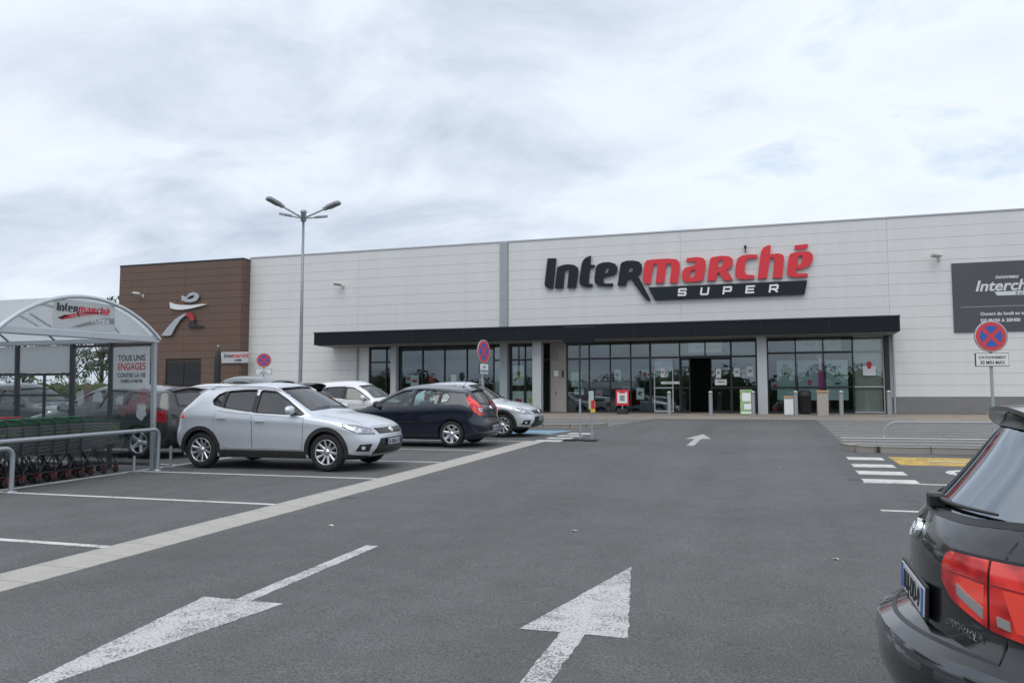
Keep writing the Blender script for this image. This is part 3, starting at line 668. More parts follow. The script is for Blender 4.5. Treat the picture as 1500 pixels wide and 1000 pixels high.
# dark banner on the right-hand wall
mat('banner_dark', (.072, .078, .090), .55, var=.3, vscale=1.2, col2=(.06, .066, .078))
bn = thing('wall_banner', 'dark grey banner with white lettering hung on the white wall', 'banner', (11.1, 39.96, 6.2))
b = MB(); b.bbox(-3.0, 3.0, -.03, .03, -1.57, 1.55, .01); b.build('board', 'banner_dark', bn)
b = MB(); b.box(-2.7, 2.7, -.036, -.03, -.47, -.43); b.build('rule', 'poster_grey', bn)
mat('banner_white', (.62, .64, .66), .5)
put('lettering', text_mesh('InterchÉ', .66, .006, .25, .016, 1.05), 'banner_white', bn, Matrix.Translation((-2.12, -.035, .25)))
put('lettering', text_mesh('nouveau', .24, .006, .25, .006, 1.1), 'banner_white', bn, Matrix.Translation((-1.3, -.035, .78)))
b = MB(); b.add([(-1.35, -.036, .2), (1.4, -.036, .2), (1.3, -.036, .02), (-1.25, -.036, .02)], [(0, 3, 2, 1)]); b.build('lettering_bar', 'banner_white', bn)
put('lettering', text_mesh('SUPER', .15, .006, .2, .003, 1.3, spacing=1.6), 'banner_dark', bn, Matrix.Translation((-.55, -.04, .05)))
put('lettering', text_mesh('Ouvert du lundi au samedi', .2, .006, 0, .006), 'banner_white', bn, Matrix.Translation((-1.94, -.035, -.84)))
put('lettering', text_mesh('DE 8H30 A 20H00', .2, .006, 0, .008), 'banner_white', bn, Matrix.Translation((-1.94, -.035, -1.14)))
# wall floodlights
def floodlight(x, y, z, lab):
    t = thing('wall_floodlight', lab, 'floodlight', (x, y, z))
    b = MB(); b.bbox(-.07, .07, -.03, 0, -.1, .1, .01); b.build('bracket', 'lamp_white', t)
    b = MB(); b.tube([(0, -.03, 0), (-.05, -.2, .05), (-.12, -.3, .08)], .035, 8); b.build('arm', 'lamp_white', t)
    Q = Matrix.Translation((-.14, -.38, .1)) @ Matrix.Rotation(radians(-14), 4, 'X') @ Matrix.Rotation(.5, 4, 'Z')
    b = MB(); b.bbox(-.24, .2, -.16, .14, -.05, .07, .035, Q); b.build('head', 'lamp_white', t)
    b = MB(); b.bbox(-.2, .16, -.12, .1, -.065, -.045, .005, Q); b.build('lens', 'poster_pale', t)
floodlight(-22.74, YF, 8.05, 'small pale floodlight high on the white wall beyond the canopy end')
floodlight(7.6, YF, 7.98, 'small pale floodlight on the white wall beside the dark banner')
floodlight(-36.05, 39.3, 7.95, 'small pale floodlight on the brown wall beside the emblem')
t = thing('security_camera', 'small dark camera on a bracket above the red lettering', 'camera', (-.79, YF, 8.9))
b = MB(); b.tube([(0, 0, -.12), (0, -.15, -.1), (0, -.18, .05)], .025, 6); b.build('bracket', 'frame_dark', t)
b = MB(); b.bbox(-.06, .06, -.3, -.08, .03, .17, .02); b.build('housing', 'frame_dark', t)
# ================================================================== street furniture
def frame_from(x, y, z, rz): return Matrix.Translation((x, y, z)) @ Matrix.Rotation(rz, 4, 'Z')
# four-armed lamp post
mat('lamp_head', (.30, .31, .33), .45, .3)
mat('pole_grey', (.27, .29, .315), .45, .5, var=.4, vscale=6, col2=(.22, .24, .26))
lp = thing('lamp_post', 'tall grey lamp post with four lamp heads rising behind the parked cars', 'lamp post', (-16.65, 26.2, S * 26.2))
b = MB(); b.lathe([(.0, 0), (.16, 0), (.16, .02), (.075, .03), (.075, 1.2), (.062, 4), (.046, 7.75), (0, 7.75)], 16); b.build('pole', 'pole_grey', lp)
b = MB(); b.lathe([(0, 7.74), (.10, 7.74), (.10, 8.06), (.12, 8.07), (.12, 8.14), (.05, 8.19), (0, 8.19)], 16); b.build('hub', 'galv', lp)
va = radians(17.6 + 14.8)
Rv, Fv = Vector((cos(va), sin(va), 0)), Vector((-sin(va), cos(va), 0))
for lat, dep in ((-1.22, -1.0), (1.22, -1.0), (-.80, 1.3), (.80, 1.3)):
    d = (Rv * lat + Fv * dep); L = d.length; d.normalize()
    ang = atan2(d.y, d.x); Q = Matrix.Translation((0, 0, 7.85)) @ Matrix.Rotation(ang, 4, 'Z') @ Matrix.Rotation(radians(-15), 4, 'Y')
    b = MB(); b.tube([Q @ Vector((0.05, 0, 0)), Q @ Vector((L - .5, 0, 0))], .032, 8); a = b.build('arm', 'galv', lp)
    b = MB(); Q2 = Q @ Matrix.Translation((L - .6, 0, 0))
    b.prism([(0, -.07), (.16, -.09), (.22, -.15), (.66, -.15), (.74, -.11), (.76, 0), (.74, .11), (.66, .15), (.22, .15), (.16, .09), (0, .07)], -.04, .05, Q2); h = b.build('lamp_head', 'lamp_head', a)
    b = MB(); b.box(.24, .70, -.12, .12, -.05, -.041, Q2); b.build('lamp_lens', 'poster_grey', a)
# no-stopping signs
mat('road_red', (.60, .055, .075), .4); mat('road_blue', (.035, .115, .42), .4); mat('sign_back', (.30, .32, .34), .45, .5)
def no_stopping(x, y, rz, h, dia, lab, plate, pole_r=.03):
    z = S * y; t = thing('no_stopping_sign', lab, 'road sign', (x, y, z), rz, 'no stopping signs')
    b = MB(); b.tube([(0, .05, -.05), (0, .05, h + dia * .4)], pole_r, 10); b.build('pole', 'galv', t)
    R = dia / 2; M = Matrix.Translation((0, 0, h)) @ Matrix.Rotation(pi / 2, 4, 'X')   # local z -> -y
    b = MB(); b.lathe([(0, -.03), (R, -.03), (R + .012, -.02), (R + .012, .006), (R, .006)], 40, M); b.build('disc_back', 'sign_back', t)
    b = MB(); b.lathe([(0, .0), (R, .0), (R, .004), (R * .965, .004)], 40, M); d = b.build('disc', 'poster_white', t)
    b = MB(); b.lathe([(0, .005), (R * .955, .005)], 40, M, False); b.build('red_field', 'road_red', d)
    for q in range(4):           # four blue quarters left between the red cross
        pts = []; g_ = R * .125; r2 = R * .70
        a0 = q * pi / 2; th = math.asin(g_ / r2)
        pts.append((g_ * sqrt(2), 0))
        for k in range(11): a = -pi / 4 + th + (pi / 2 - 2 * th) * k / 10; pts.append((r2 * cos(a), r2 * sin(a)))
        pts = [(px_ * cos(a0) - py_ * sin(a0), px_ * sin(a0) + py_ * cos(a0)) for px_, py_ in pts]
        b = MB(); b.add([M @ Vector((px_, py_, .0075)) for px_, py_ in pts], [tuple(range(len(pts)))]); b.build('blue_field', 'road_blue', d)
    if plate:
        w, hh, zc, l1, l2 = plate
        b = MB(); b.bbox(-w / 2 - .012, w / 2 + .012, -.012, .035, zc - hh / 2 - .012, zc + hh / 2 + .012, .008); p = b.build('text_plate', 'print_dark', t)
        b = MB(); b.box(-w / 2, w / 2, -.016, -.012, zc - hh / 2, zc + hh / 2); b.build('plate_face', 'poster_white', p)
        put('plate_lettering', text_mesh(l1, hh * .32, .003, 0, .0005, .8, 'CENTER'), 'print_dark', p, Matrix.Translation((0, -.019, zc + hh * .08)))
        put('plate_lettering', text_mesh(l2, hh * .4, .003, 0, .001, .85, 'CENTER'), 'print_dark', p, Matrix.Translation((0, -.019, zc - hh * .36)))
    b = MB(); b.bbox(-.05, .05, .032, .09, h - .04, h + .04, .008); b.bbox(-.05, .05, .032, .09, h - R * .6, h - R * .6 + .05, .008); b.build('clamp', 'sign_back', t)
no_stopping(4.30, 18.0, radians(10), 2.395, .60, 'no stopping sign with white text plate in front of the dark wall banner', (.60, .245, 1.93, 'STATIONNEMENT', '30 MIN MAX'))
no_stopping(-8.20, 23.0, radians(78), 2.50, .70, 'no stopping sign with small white plate standing before the store windows', (.46, .30, 1.97, 'SAUF', 'LIVRAISON'))
no_stopping(-20.0, 28.7, radians(32), 2.56, .58, 'no stopping sign with dark edged plate in front of the plain white wall', (.62, .22, 2.08, 'SAUF', 'SERVICE'))
# dark sign panel on a slim post, with a notice post beside it
t = thing('pole_sign', 'dark blank sign panel on a slim post at the lane edge', 'sign', (-4.74, 20.9, S * 20.9))
b = MB(); b.bbox(-.43, .43, -.03, .03, 2.58, 3.03, .02); b.build('panel', 'canopy_black', t)
b = MB(); b.tube([(0, .05, .02), (0, .05, 1.1)], .028, 10); b.build('lower_post', 'galv', t); b = MB(); b.tube([(0, .05, 1.1), (0, .05, 2.75)], .03, 10); b.build('upper_post', 'frame_dark', t)
b = MB(); b.bbox(-.42, -.12, -.18, .18, -.02, .03, .01); b.bbox(-.12, .14, -.05, .15, -.02, .035, .01); b.bbox(.14, .46, -.18, .18, -.02, .028, .01); b.build('base_weight', 'plastic', t)
t = thing('notice_post', 'short grey post carrying a small coloured notice board', 'sign', (-4.52, 21.4, S * 21.4))
b = MB(); b.tube([(0, 0, -.02), (0, 0, 1.22)], .03, 10); b.build('post', 'galv', t)
b = MB(); b.bbox(-.07, .07, -.06, -.03, .8, 1.3, .01); n_ = b.build('board', 'poster_pale', t)
b = MB(); b.bbox(-.02, .11, -.066, -.058, .72, 1.02, .004); b.build('board_print', 'poster_yellow', t); b = MB(); b.bbox(-.0, .1, -.072, -.066, .82, 1.05, .003); b.build('board_print', 'poster_red', t)
# bollards along the shop front
by = 36.7
for x, yy, lab in ((-4.2, 36.9, 'grey steel bollard before the sliding door with light frames'), (-2.36, 36.8, 'grey steel bollard before the open dark doorway'), (-.54, 36.7, 'grey steel bollard standing against the green advertising board'), (1.22, 36.6, 'grey steel bollard between the white recycling box and black bin'), (3.03, 36.5, 'grey steel bollard beside the concrete bin'), (4.86, 36.4, 'grey steel bollard at the end of the glazing by the plinth')):
    t = thing('bollard', lab, 'bollard', (x, yy, S * yy - .01), 0, 'bollards along the shop front')
    b = MB(); b.lathe([(0, -.02), (.12, -.02), (.12, 0.02), (.085, .03), (.085, .98), (.07, .99)], 18); b.build('post', 'bollard_grey', t)
    b = MB(); b.lathe([(.072, .985), (.092, .99), (.092, 1.07), (.06, 1.11), (0, 1.12)], 18); b.build('cap', 'galv', t)
# things standing by the windows
t = thing('ash_bin', 'square concrete bin with brown rim between the bollards', 'bin', (2.36, 37.6, S * 37.6))
b = MB(); b.bbox(-.23, .23, -.23, .23, -.02, 1.0, .02); b.build('body', 'concrete', t); b = MB(); b.bbox(-.26, .26, -.26, .26, 1.0, 1.1, .02); b.build('rim', 'wood_rim', t)
t = thing('waste_bin', 'black waste bin standing before the postered windows', 'bin', (1.7, 39.2, S * 39.2))
b = MB(); b.lathe([(0, -.01), (.22, -.01), (.26, .1), (.28, .8), (.3, .82), (.3, .9), (0, .9)], 20); b.build('body', 'bin_black', t); b = MB(); b.lathe([(.3, .9), (.29, 1.0), (.2, 1.08), (0, 1.1)], 20); b.build('lid', 'plastic', t)
t = thing('recycling_box', 'small white recycling box with a brown lid under the windows', 'box', (.98, 38.6, S * 38.6))
b = MB(); b.bbox(-.2, .2, -.18, .18, -.01, .72, .02); b.build('body', 'poster_white', t); b = MB(); b.bbox(-.22, .22, -.2, .2, .72, .84, .02); b.build('lid', 'wood_rim', t)
def aboard(x, y, w, h, m, lab, prints, rz=0.):
    t = thing('pavement_board', lab, 'sign board', (x, y, S * y), rz)
    Q = Matrix.Rotation(radians(-7), 4, 'X')
    b = MB(); b.bbox(-w / 2, w / 2, -.02, .02, 0.0, h, .012, Q); b.build('front_panel', m, t)
    Q2 = Matrix.Translation((0, h * .26, 0)) @ Matrix.Rotation(radians(7), 4, 'X'); b = MB(); b.bbox(-w / 2, w / 2, -.02, .02, 0, h * .995, .012, Q2); b.build('back_panel', 'poster_grey', t)
    for (a, c, z0, z1, mm) in prints:
        b = MB(); b.box(a, c, -.026, -.022, z0, z1, Q); b.build('panel_print', mm, t)
    return t, Q
t, Q = aboard(-.86, 37.9, .54, 1.16, 'poster_green', 'green advertising board on the paving beside the grey column', [(-.18, .2, .62, 1.0, 'poster_white'), (-.1, .22, .25, .5, 'poster_white'), (-.24, .24, .06, .14, 'poster_white')])
t = thing('price_stand', 'red framed poster stand on a dark base outside the windows', 'sign stand', (-6.6, 38.4, S * 38.4))
b = MB(); b.bbox(-.26, .26, -.16, .16, -.01, .24, .03); b.build('base', 'bin_black', t); b = MB(); b.tube([(0, 0, .2), (0, 0, .62)], .03, 8); b.build('post', 'galv', t)
b = MB(); b.bbox(-.32, .32, -.03, .03, .4, 1.15, .015); b.build('frame', 'poster_red', t); b = MB(); b.box(-.24, .24, -.038, -.03, .52, 1.05); b.build('poster', 'poster_white', t)
b = MB(); b.box(-.12, .12, -.044, -.038, .62, .9); b.build('poster_print', 'poster_grey', t); b = MB(); b.prism([(-.2, -.99), (.2, -.99), (0, -1.12)], .038, .044, Matrix.Rotation(pi / 2, 4, 'X') @ Matrix.Diagonal((1, -1, 1, 1))); b.build('poster_print', 'poster_red', t)
# folded parasol by the wing
t = thing('closed_parasol', 'closed black parasol standing before the brown wall', 'parasol', (-28.9, 37.2, S * 37.2))
b = MB(); b.lathe([(0, 0), (.3, 0), (.3, .08), (.04, .1), (.03, .3), (.03, 3.75), (0, 3.8)], 14); b.build('pole', 'frame_dark', t)
b = MB(); b.lathe([(.13, .9), (.17, 1.3), (.19, 2.0), (.2, 2.9), (.14, 3.35), (.05, 3.62), (0, 3.64)], 14); b.build('canopy', 'bin_black', t)
b = MB(); b.lathe([(0, 3.62), (.05, 3.64), (.03, 3.74), (0, 3.78)], 10); b.build('finial', 'lamp_white', t)
# low hoop rail behind the right-hand kerb
def hoop(name, lab, p0, p1, h, r, m='galv', rb=.16, group=None):
    a, c = Vector((p0[0], p0[1], S * p0[1])), Vector((p1[0], p1[1], S * p1[1])); d = (c - a).normalized(); up = Vector((0, 0, 1))
    t = thing(name, lab, 'railing', a, group=group)
    pts = [Vector((0, 0, -.03)), up * (h - rb)]
    for k in range(1, 7): an = pi / 2 * k / 6; pts.append(up * (h - rb + rb * sin(an)) + d * (rb - rb * cos(an)))
    L = (c - a).length
    pts.append(up * h + d * (L / 2))
    for k in range(0, 7): an = pi / 2 * k / 6; pts.append(up * (h - rb + rb * cos(an)) + d * (L - rb + rb * sin(an)))
    pts.append(d * L + up * -.03)
    b = MB(); b.tube(pts, r, 10); b.build('rail', m, t)
    for q in (0, L): b = MB(); b.lathe([(0, .012), (r * 2.2, .012), (r * 2.2, -.02)], 12, Matrix.Translation(d * q)); b.build('base_plate', m, t)
    return t
hoop('hoop_railing', 'low curved steel railing on the striped paving behind the kerb', (3.05, 24.0), (14.0, 24.0), .40, .018, rb=.32)

# ================================================================== trolley shelter
glass('shelter_glass', (.88, .91, .92), base=.05); glass('polycarbonate', (.78, .80, .82), base=.05, rough=.3)
def poly_roof():
    m = bpy.data.materials.new('roof_sheet'); m.use_nodes = True; MATS['roof_sheet'] = m
    n, l = m.node_tree.nodes, m.node_tree.links; b = n['Principled BSDF']; out = n['Material Output']
    b.inputs['Base Color'].default_value = (.74, .76, .78, 1); b.inputs['Roughness'].default_value = .3
    tl = n.new('ShaderNodeBsdfTranslucent'); tl.inputs[0].default_value = (.92, .94, .95, 1)
    mx = n.new('ShaderNodeMixShader'); mx.inputs[0].default_value = .68; l.new(b.outputs[0], mx.inputs[1]); l.new(tl.outputs[0], mx.inputs[2]); l.new(mx.outputs[0], out.inputs[0])
poly_roof()
def frosted(name, tint, alpha):
    m = bpy.data.materials.new(name); m.use_nodes = True; MATS[name] = m
    n, l = m.node_tree.nodes, m.node_tree.links; b = n['Principled BSDF']; out = n['Material Output']
    b.inputs['Base Color'].default_value = (*tint, 1); b.inputs['Roughness'].default_value = .25
    tr = n.new('ShaderNodeBsdfTransparent'); mx = n.new('ShaderNodeMixShader'); mx.inputs[0].default_value = alpha
    tl = n.new('ShaderNodeBsdfTranslucent'); tl.inputs[0].default_value = (*[min(1, c * 1.25) for c in tint], 1); m2 = n.new('ShaderNodeMixShader'); m2.inputs[0].default_value = .5; l.new(b.outputs[0], m2.inputs[1]); l.new(tl.outputs[0], m2.inputs[2])
    l.new(tr.outputs[0], mx.inputs[1]); l.new(m2.outputs[0], mx.inputs[2]); l.new(mx.outputs[0], out.inputs[0])
frosted('gable_sheet', (.62, .64, .65), .62); frosted('poster_film', (.74, .75, .75), .93); frosted('panel_film', (.70, .72, .73), .95); frosted('print_film_red', (.40, .14, .16), .4); frosted('print_film_white', (.7, .72, .74), .55); frosted('print_film_grey', (.25, .24, .27), .5)
mat('alu', (.56, .59, .62), .38, .5); mat('panel_white', (.60, .62, .63), .5); mat('shelter_dark', (.06, .065, .07), .45)
SX0, SX1, SY0, SY1 = -10.8, -15.5, 8.98, 12.15
sh = thing('trolley_shelter', 'arched trolley shelter with clear walls and a lettered gable banner', 'shelter', (SX0, SY0, S * SY0 - .01), tilt=True)
WX, WY, EV, AP = SX1 - SX0, SY1 - SY0, 2.40, 3.02        # local extents: x goes -4.7, y 0..3.07
def shp(mb, name, m, parent=None): return mb.build(name, m, parent or sh)
# posts: front corners, side wall posts, rear corners
for x, y, w_, m in ((0, WY, .075, 'galv'), (0, -.12, .07, 'galv'), (-1.0, WY, .07, 'shelter_dark'), (-1.92, WY, .08, 'shelter_dark'), (-3.3, WY, .08, 'shelter_dark'), (WX, WY, .09, 'galv'), (-1.92, 0, .09, 'galv'), (-3.3, 0, .09, 'galv'), (WX, 0, .09, 'galv')):
    b = MB(); b.bbox(x - w_ / 2, x + w_ / 2, y - w_ / 2, y + w_ / 2, -.02, EV - .02, .008); shp(b, 'post', m)
for x in (0, WX):
    b = MB(); b.bbox(x - .06, x + .06, -.14, WY + .07, EV - .05, EV + .075, .015); shp(b, 'cross_beam', 'alu')
for y in (0, WY):
    b = MB(); b.bbox(WX + .06, -.062, y - .05, y + .05, EV - .045, EV + .05, .012); shp(b, 'eave_beam', 'alu')
def arc(n=25, e=.055, dz=0.):
    """shallow arch over the width (circle through both eaves and the apex)"""
    half = WY / 2 + e; rise = AP - EV; R = (half * half + rise * rise) / (2 * rise); th = math.asin(half / R)
    return [(WY / 2 + (R + dz) * sin(-th + 2 * th * k / (n - 1)), AP - R + (R + dz) * cos(-th + 2 * th * k / (n - 1))) for k in range(n)]
pa = arc()
b = MB(); V = []
for x in (.10, WX - .1): V += [(x, y, z) for y, z in pa]
n = len(pa); b.add(V, [(i, i + 1, n + i + 1, n + i) for i in range(n - 1)], True); pq = arc(25, .055, .012); V = []
for x in (.10, WX - .1): V += [(x, y, z) for y, z in pq]
b.add(V, [(i, n + i, n + i + 1, i + 1) for i in range(n - 1)], True); shp(b, 'roof_sheet', 'roof_sheet')
for i, x in enumerate((.06, -1.17, -2.35, -3.52, WX - .04)):
    b = MB(); m_ = .035 if i in (0, 4) else .022; b.tube([(x, y, z + (.012 if i in (0, 4) else -.03)) for y, z in pa], m_, 8); shp(b, 'roof_rib', 'alu' if i in (0, 4) else 'galv')
pg = arc(25, .02, -.03)
for x in (.0, WX):
    b = MB(); base = [(y, EV + .07) for y, z in pg]; V = [(x, y, max(z, EV + .07)) for y, z in pg] + [(x, y, z) for y, z in base]; n = len(pg)
    b.add(V, [(i, i + 1, n + i + 1, n + i) for i in range(n - 1)]); shp(b, 'gable_panel', 'gable_sheet')
b = MB(); b.tube([(-.03, WY * .60, EV + .45), (-.03, WY * .74, EV + .08)], .014, 6); b.tube([(-.05, WY * .18, EV + .28), (-.05, WY * .30, EV + .1)], .014, 6); shp(b, 'gable_brace', 'shelter_dark')
# gable banner with the store's name
BW = (.93, 2.17)
b = MB(); b.bbox(.03, .045, BW[0], BW[1], EV + .085, EV + .55, .004); ban = shp(b, 'gable_banner', 'poster_film')
def to_gable(me, y, z, s): me.transform(Matrix.Translation((.05, y, z)) @ Matrix.Rotation(pi / 2, 4, 'Z') @ Matrix.Scale(s, 4)); return me
for k, lps in GLYPH.items():
    if k == 'bar': continue
    put('banner_letter', to_gable(shape2d([[(x, z + (.12 if k == 't' else 0)) for x, z in l] for l in lps], .02), BW[0] + .03, EV + .325, .083), 'print_dark' if k in ('I', 'n', 't', 'e', 'R') else 'poster_red', ban)
for lps, m in (([[(.05, .16), (.45, .24), (.95, .31), (1.02, .33), (.6, .29), (.2, .22), (.28, .20), (.7, .265), (.9, .285), (.2, .17), (.15, .145), (.45, .20)]], 'poster_red'),
               ([[(.32, .03), (.55, .10), (.85, .19), (1.0, .22), (1.22, .23), (1.22, .13), (1.0, .145), (.75, .10), (.5, .04)]], 'poster_grey')):
    put('banner_swoosh', to_gable(shape2d(lps, .003), BW[0], EV + .085, 1.), m, ban)
put('banner_letter', to_gable(text_mesh('SUPER', .10, .002, .2, .002, 1.2, spacing=1.2), BW[0] + .72, EV + .215, 1.), 'poster_white', ban)
# far side wall: two clear bays, then bays with a white head panel over dark framed windows
def wall_glass(x0, x1, z0, z1, m, name='wall_pane', y=None, parent=None):
    b = MB(); yy = (WY if y is None else y); b.box(x0, x1, yy - .005, yy + .005, z0, z1); return shp(b, name, m, parent)
for x0, x1 in ((-.955, -.05), (-1.86, -1.04)):
    wall_glass(x0, x1, .14, EV - .06, 'shelter_glass')
    b = MB(); b.bbox(x0, x1, WY - .02, WY + .02, .08, .14, .005); shp(b, 'wall_rail', 'shelter_dark'); b = MB(); b.bbox(x0, x1, WY - .02, WY + .02, EV - .11, EV - .06, .005); shp(b, 'wall_rail', 'shelter_dark')
for x0, x1 in ((-3.24, -1.98), (WX + .05, -3.36)):
    wall_glass(x0, x1, 1.82, EV - .06, 'panel_film', 'head_panel')
    b = MB(); b.box(x0, x1, WY - .025, WY + .025, 1.76, 1.815); b.box(x0, x1, WY - .025, WY + .025, 1.36, 1.40); b.box(x0, x1, WY - .025, WY + .025, .86, .92); b.box((x0 + x1) / 2 - .02, (x0 + x1) / 2 + .02, WY - .022, WY + .022, .92, 1.36); b.box((x0 + x1) / 2 - .018, (x0 + x1) / 2 + .018, WY - .021, WY + .021, 1.40, 1.76); fr = shp(b, 'window_frame', 'shelter_dark')
    for a, c in ((.92, 1.36), (1.40, 1.76)):
        for q0, q1 in ((x0, (x0 + x1) / 2 - .02), ((x0 + x1) / 2 + .02, x1)): wall_glass(q0, q1, a, c, 'shelter_glass', 'window_pane', None, fr)
    wall_glass(x0, x1, .1, .86, 'shelter_glass')
for x0, x1 in ((-1.87, -.05), (-3.25, -1.97), (WX + .05, -3.35)): wall_glass(x0, x1, .14, EV - .06, 'shelter_glass', y=0)
b = MB(); b.box(WX - .005, WX + .005, .05, WY - .05, .14, EV - .06); shp(b, 'rear_pane', 'shelter_glass')
# poster and printed film on the clear bays
b = MB(); b.box(-.93, -.09, WY - .014, WY - .007, 1.50, EV - .13); ps = shp(b, 'wall_poster', 'poster_film')
for txt, z, s, m in (('TOUS UNIS', 2.02, .155, 'print_dark'), ('ENGAGES', 1.85, .185, 'poster_red'), ('CONTRE LA VIE', 1.71, .115, 'print_dark'), ('CHERE A PARTIR', 1.61, .085, 'print_dark')):
    put('poster_lettering', text_mesh(txt, s, .002, 0, .002, .8, 'CENTER'), m, ps, Matrix.Translation((-.5, WY - .017, z)))
rp = random.Random(3)
for i in range(11):
    x0, x1 = ((-.95, -.06) if i < 7 else (-1.85, -1.05)); cx = rp.uniform(x0 + .12, x1 - .12); cz = rp.uniform(.75, 1.42) if i < 7 else rp.uniform(.9, 1.6)
    rx, rz_ = rp.uniform(.06, .16), rp.uniform(.08, .24); k = 13
    pts = []
    for q in range(k):
        a = 2 * pi * q / k; f = rp.uniform(.65, 1.1); pts.append((max(x0, min(x1, cx + rx * f * cos(a))), WY - .009 - .0012 * i, cz + rz_ * f * sin(a)))
    b = MB(); b.add(pts, [tuple(range(k))]); shp(b, 'printed_film', ('print_film_red', 'print_film_white', 'print_film_grey')[i % 3])
# rails and small posts in front
hoop('guard_rail', 'long galvanised hoop rail in front of the trolley row', (-10.66, 8.35), (-10.66, 12.12), .74, .035, rb=.13)
hoop('guard_rail', 'galvanised hoop rail in the next bay beside the shelter', (-10.62, 6.3), (-10.62, 9.1), .64, .035, rb=.13)
for x, y, h, lab in ((-10.92, 11.82, .28, 'short grey steel stud at the foot of the shelter post'), (-10.84, 12.66, .40, 'short grey steel peg beside the silver car rear wheel')):
    t = thing('ground_stud', lab, 'post', (x, y, S * y - .01))
    b = MB(); b.tube([(0, 0, 0), (0, 0, h)], .026, 8); b.build('stem', 'galv', t); b = MB(); b.bbox(-.12, .12, -.07, .07, -.01, .012, .004); b.build('base_plate', 'galv', t)
# ------------------------------------------------------------------ shopping trolleys, nested
mat('trolley_grey', (.20, .21, .22), .45, .3); mat('trolley_frame', (.05, .053, .058), .4, .5); mat('trolley_green', (.022, .11, .055), .45); mat('trolley_red', (.48, .03, .035), .4); mat('caster', (.02, .02, .02), .6); mat('fork_red', (.12, .022, .02), .5)
def make_trolley(handle_m, rim_m):
    """local: +y is the nose; basket from y=-.42 to .46"""
    t = bpy.data.objects.new('shopping_trolley', None); COL.objects.link(t)
    def sec(y, top): k = (y + .42) / .88; return (.27 - .05 * k) if top else (.21 - .04 * k), (.97 - .05 * k) if top else (.44 + .10 * k)
    b = MB(); r = .0042
    ys = [-.40 + .043 * i for i in range(21)]
    for y in ys:
        wt, zt = sec(y, True); wb, zb_ = sec(y, False)
        b.tube([(-wt, y, zt), (-wb, y, zb_), (wb, y, zb_), (wt, y, zt)], r, 4, cap=False)
    for f in [i / 9 for i in range(10)]:
        for s_ in (-1, 1):
            q = []
            for y in (-.42, .46): wt, zt = sec(y, True); wb, zb_ = sec(y, False); q.append((s_ * (wb + (wt - wb) * f), y, zb_ + (zt - zb_) * f))
            b.tube(q, r * 1.25, 4, cap=False)
    for k in range(11):
        q = []; wt, zt = sec(.46, True); wb, zb_ = sec(.46, False); f = -1 + 2 * k / 10; b.tube([(f * wt, .46, zt), (f * wb, .46, zb_)], r, 4, cap=False)
        q = [(f * sec(y, False)[0], y, sec(y, False)[1]) for y in (-.42, .46)]; b.tube(q, r, 4, cap=False)
    for f in [i / 9 for i in range(10)]:
        wt, zt = sec(.46, True); wb, zb_ = sec(.46, False); b.tube([(-(wb + (wt - wb) * f), .46, zb_ + (zt - zb_) * f), ((wb + (wt - wb) * f), .46, zb_ + (zt - zb_) * f)], r, 4, cap=False)
    b.build('basket', 'trolley_grey', t)
    b = MB(); wt, zt = sec(-.42, True); wf_, zf = sec(.46, True); b.tube([(-wt, -.42, zt), (-wf_, .46, zf), (wf_, .46, zf), (wt, -.42, zt)], .009, 6); b.build('basket_rim', rim_m, t)
    b = MB(); b.tube([(-.28, -.50, 1.02), (.28, -.50, 1.02)], .018, 8); b.tube([(-.27, -.42, .95), (-.28, -.50, 1.02)], .013, 6); b.tube([(.27, -.42, .95), (.28, -.50, 1.02)], .013, 6); b.build('handle', handle_m, t)
    b = MB()
    for s_ in (-1, 1):
        b.tube([(s_ * .25, -.40, .90), (s_ * .25, -.44, .50), (s_ * .26, -.42, .16), (s_ * .19, .44, .16)], .012, 6)
        b.tube([(s_ * .17, .16, .52), (s_ * .185, .40, .20), (s_ * .19, .44, .16)], .012, 6)
        b.tube([(s_ * .24, -.20, .47), (s_ * .255, -.42, .16)], .010, 6)
    b.tube([(-.22, .0, .18), (.22, .0, .18)], .01, 6); b.tube([(-.19, .42, .16), (.19, .42, .16)], .01, 6); b.tube([(-.25, -.38, .17), (.25, -.38, .17)], .01, 6)
    for k in range(5): y = -.3 + .15 * k; b.tube([(-.23 + .02 * k * .3, y, .19), (.23 - .02 * k * .3, y, .19)], .005, 4)
    b.build('frame', 'trolley_frame', t)
    for x, y in ((-.255, -.40), (.255, -.40), (-.19, .42), (.19, .42)):
        w_ = MB(); w_.lathe([(0, -.014), (.05, -.014), (.062, -.009), (.062, .009), (.05, .014), (0, .014)], 14, Matrix.Translation((x, y - .02, .062)) @ Matrix.Rotation(pi / 2, 4, 'Y')); c = w_.build('caster', 'caster', t)
        f = MB(); f.bbox(x - .028, x + .028, y - .035, y + .02, .10, .155, .006); f.box(x - .026, x - .018, y - .03, y + .0, .05, .12); f.box(x + .018, x + .026, y - .03, y + .0, .05, .12); f.build('caster_fork', 'fork_red', c)
    return t
ta = make_trolley('trolley_green', 'trolley_green'); tb = make_trolley('trolley_red', 'trolley_grey')
ORD = ('', 'second', 'third', 'fourth', 'fifth', 'sixth', 'seventh', 'eighth', 'ninth')
b = MB(); b.bbox(-.17, .17, .468, .476, .62, .82, .01); b.build('advert_panel', 'poster_green', ta)
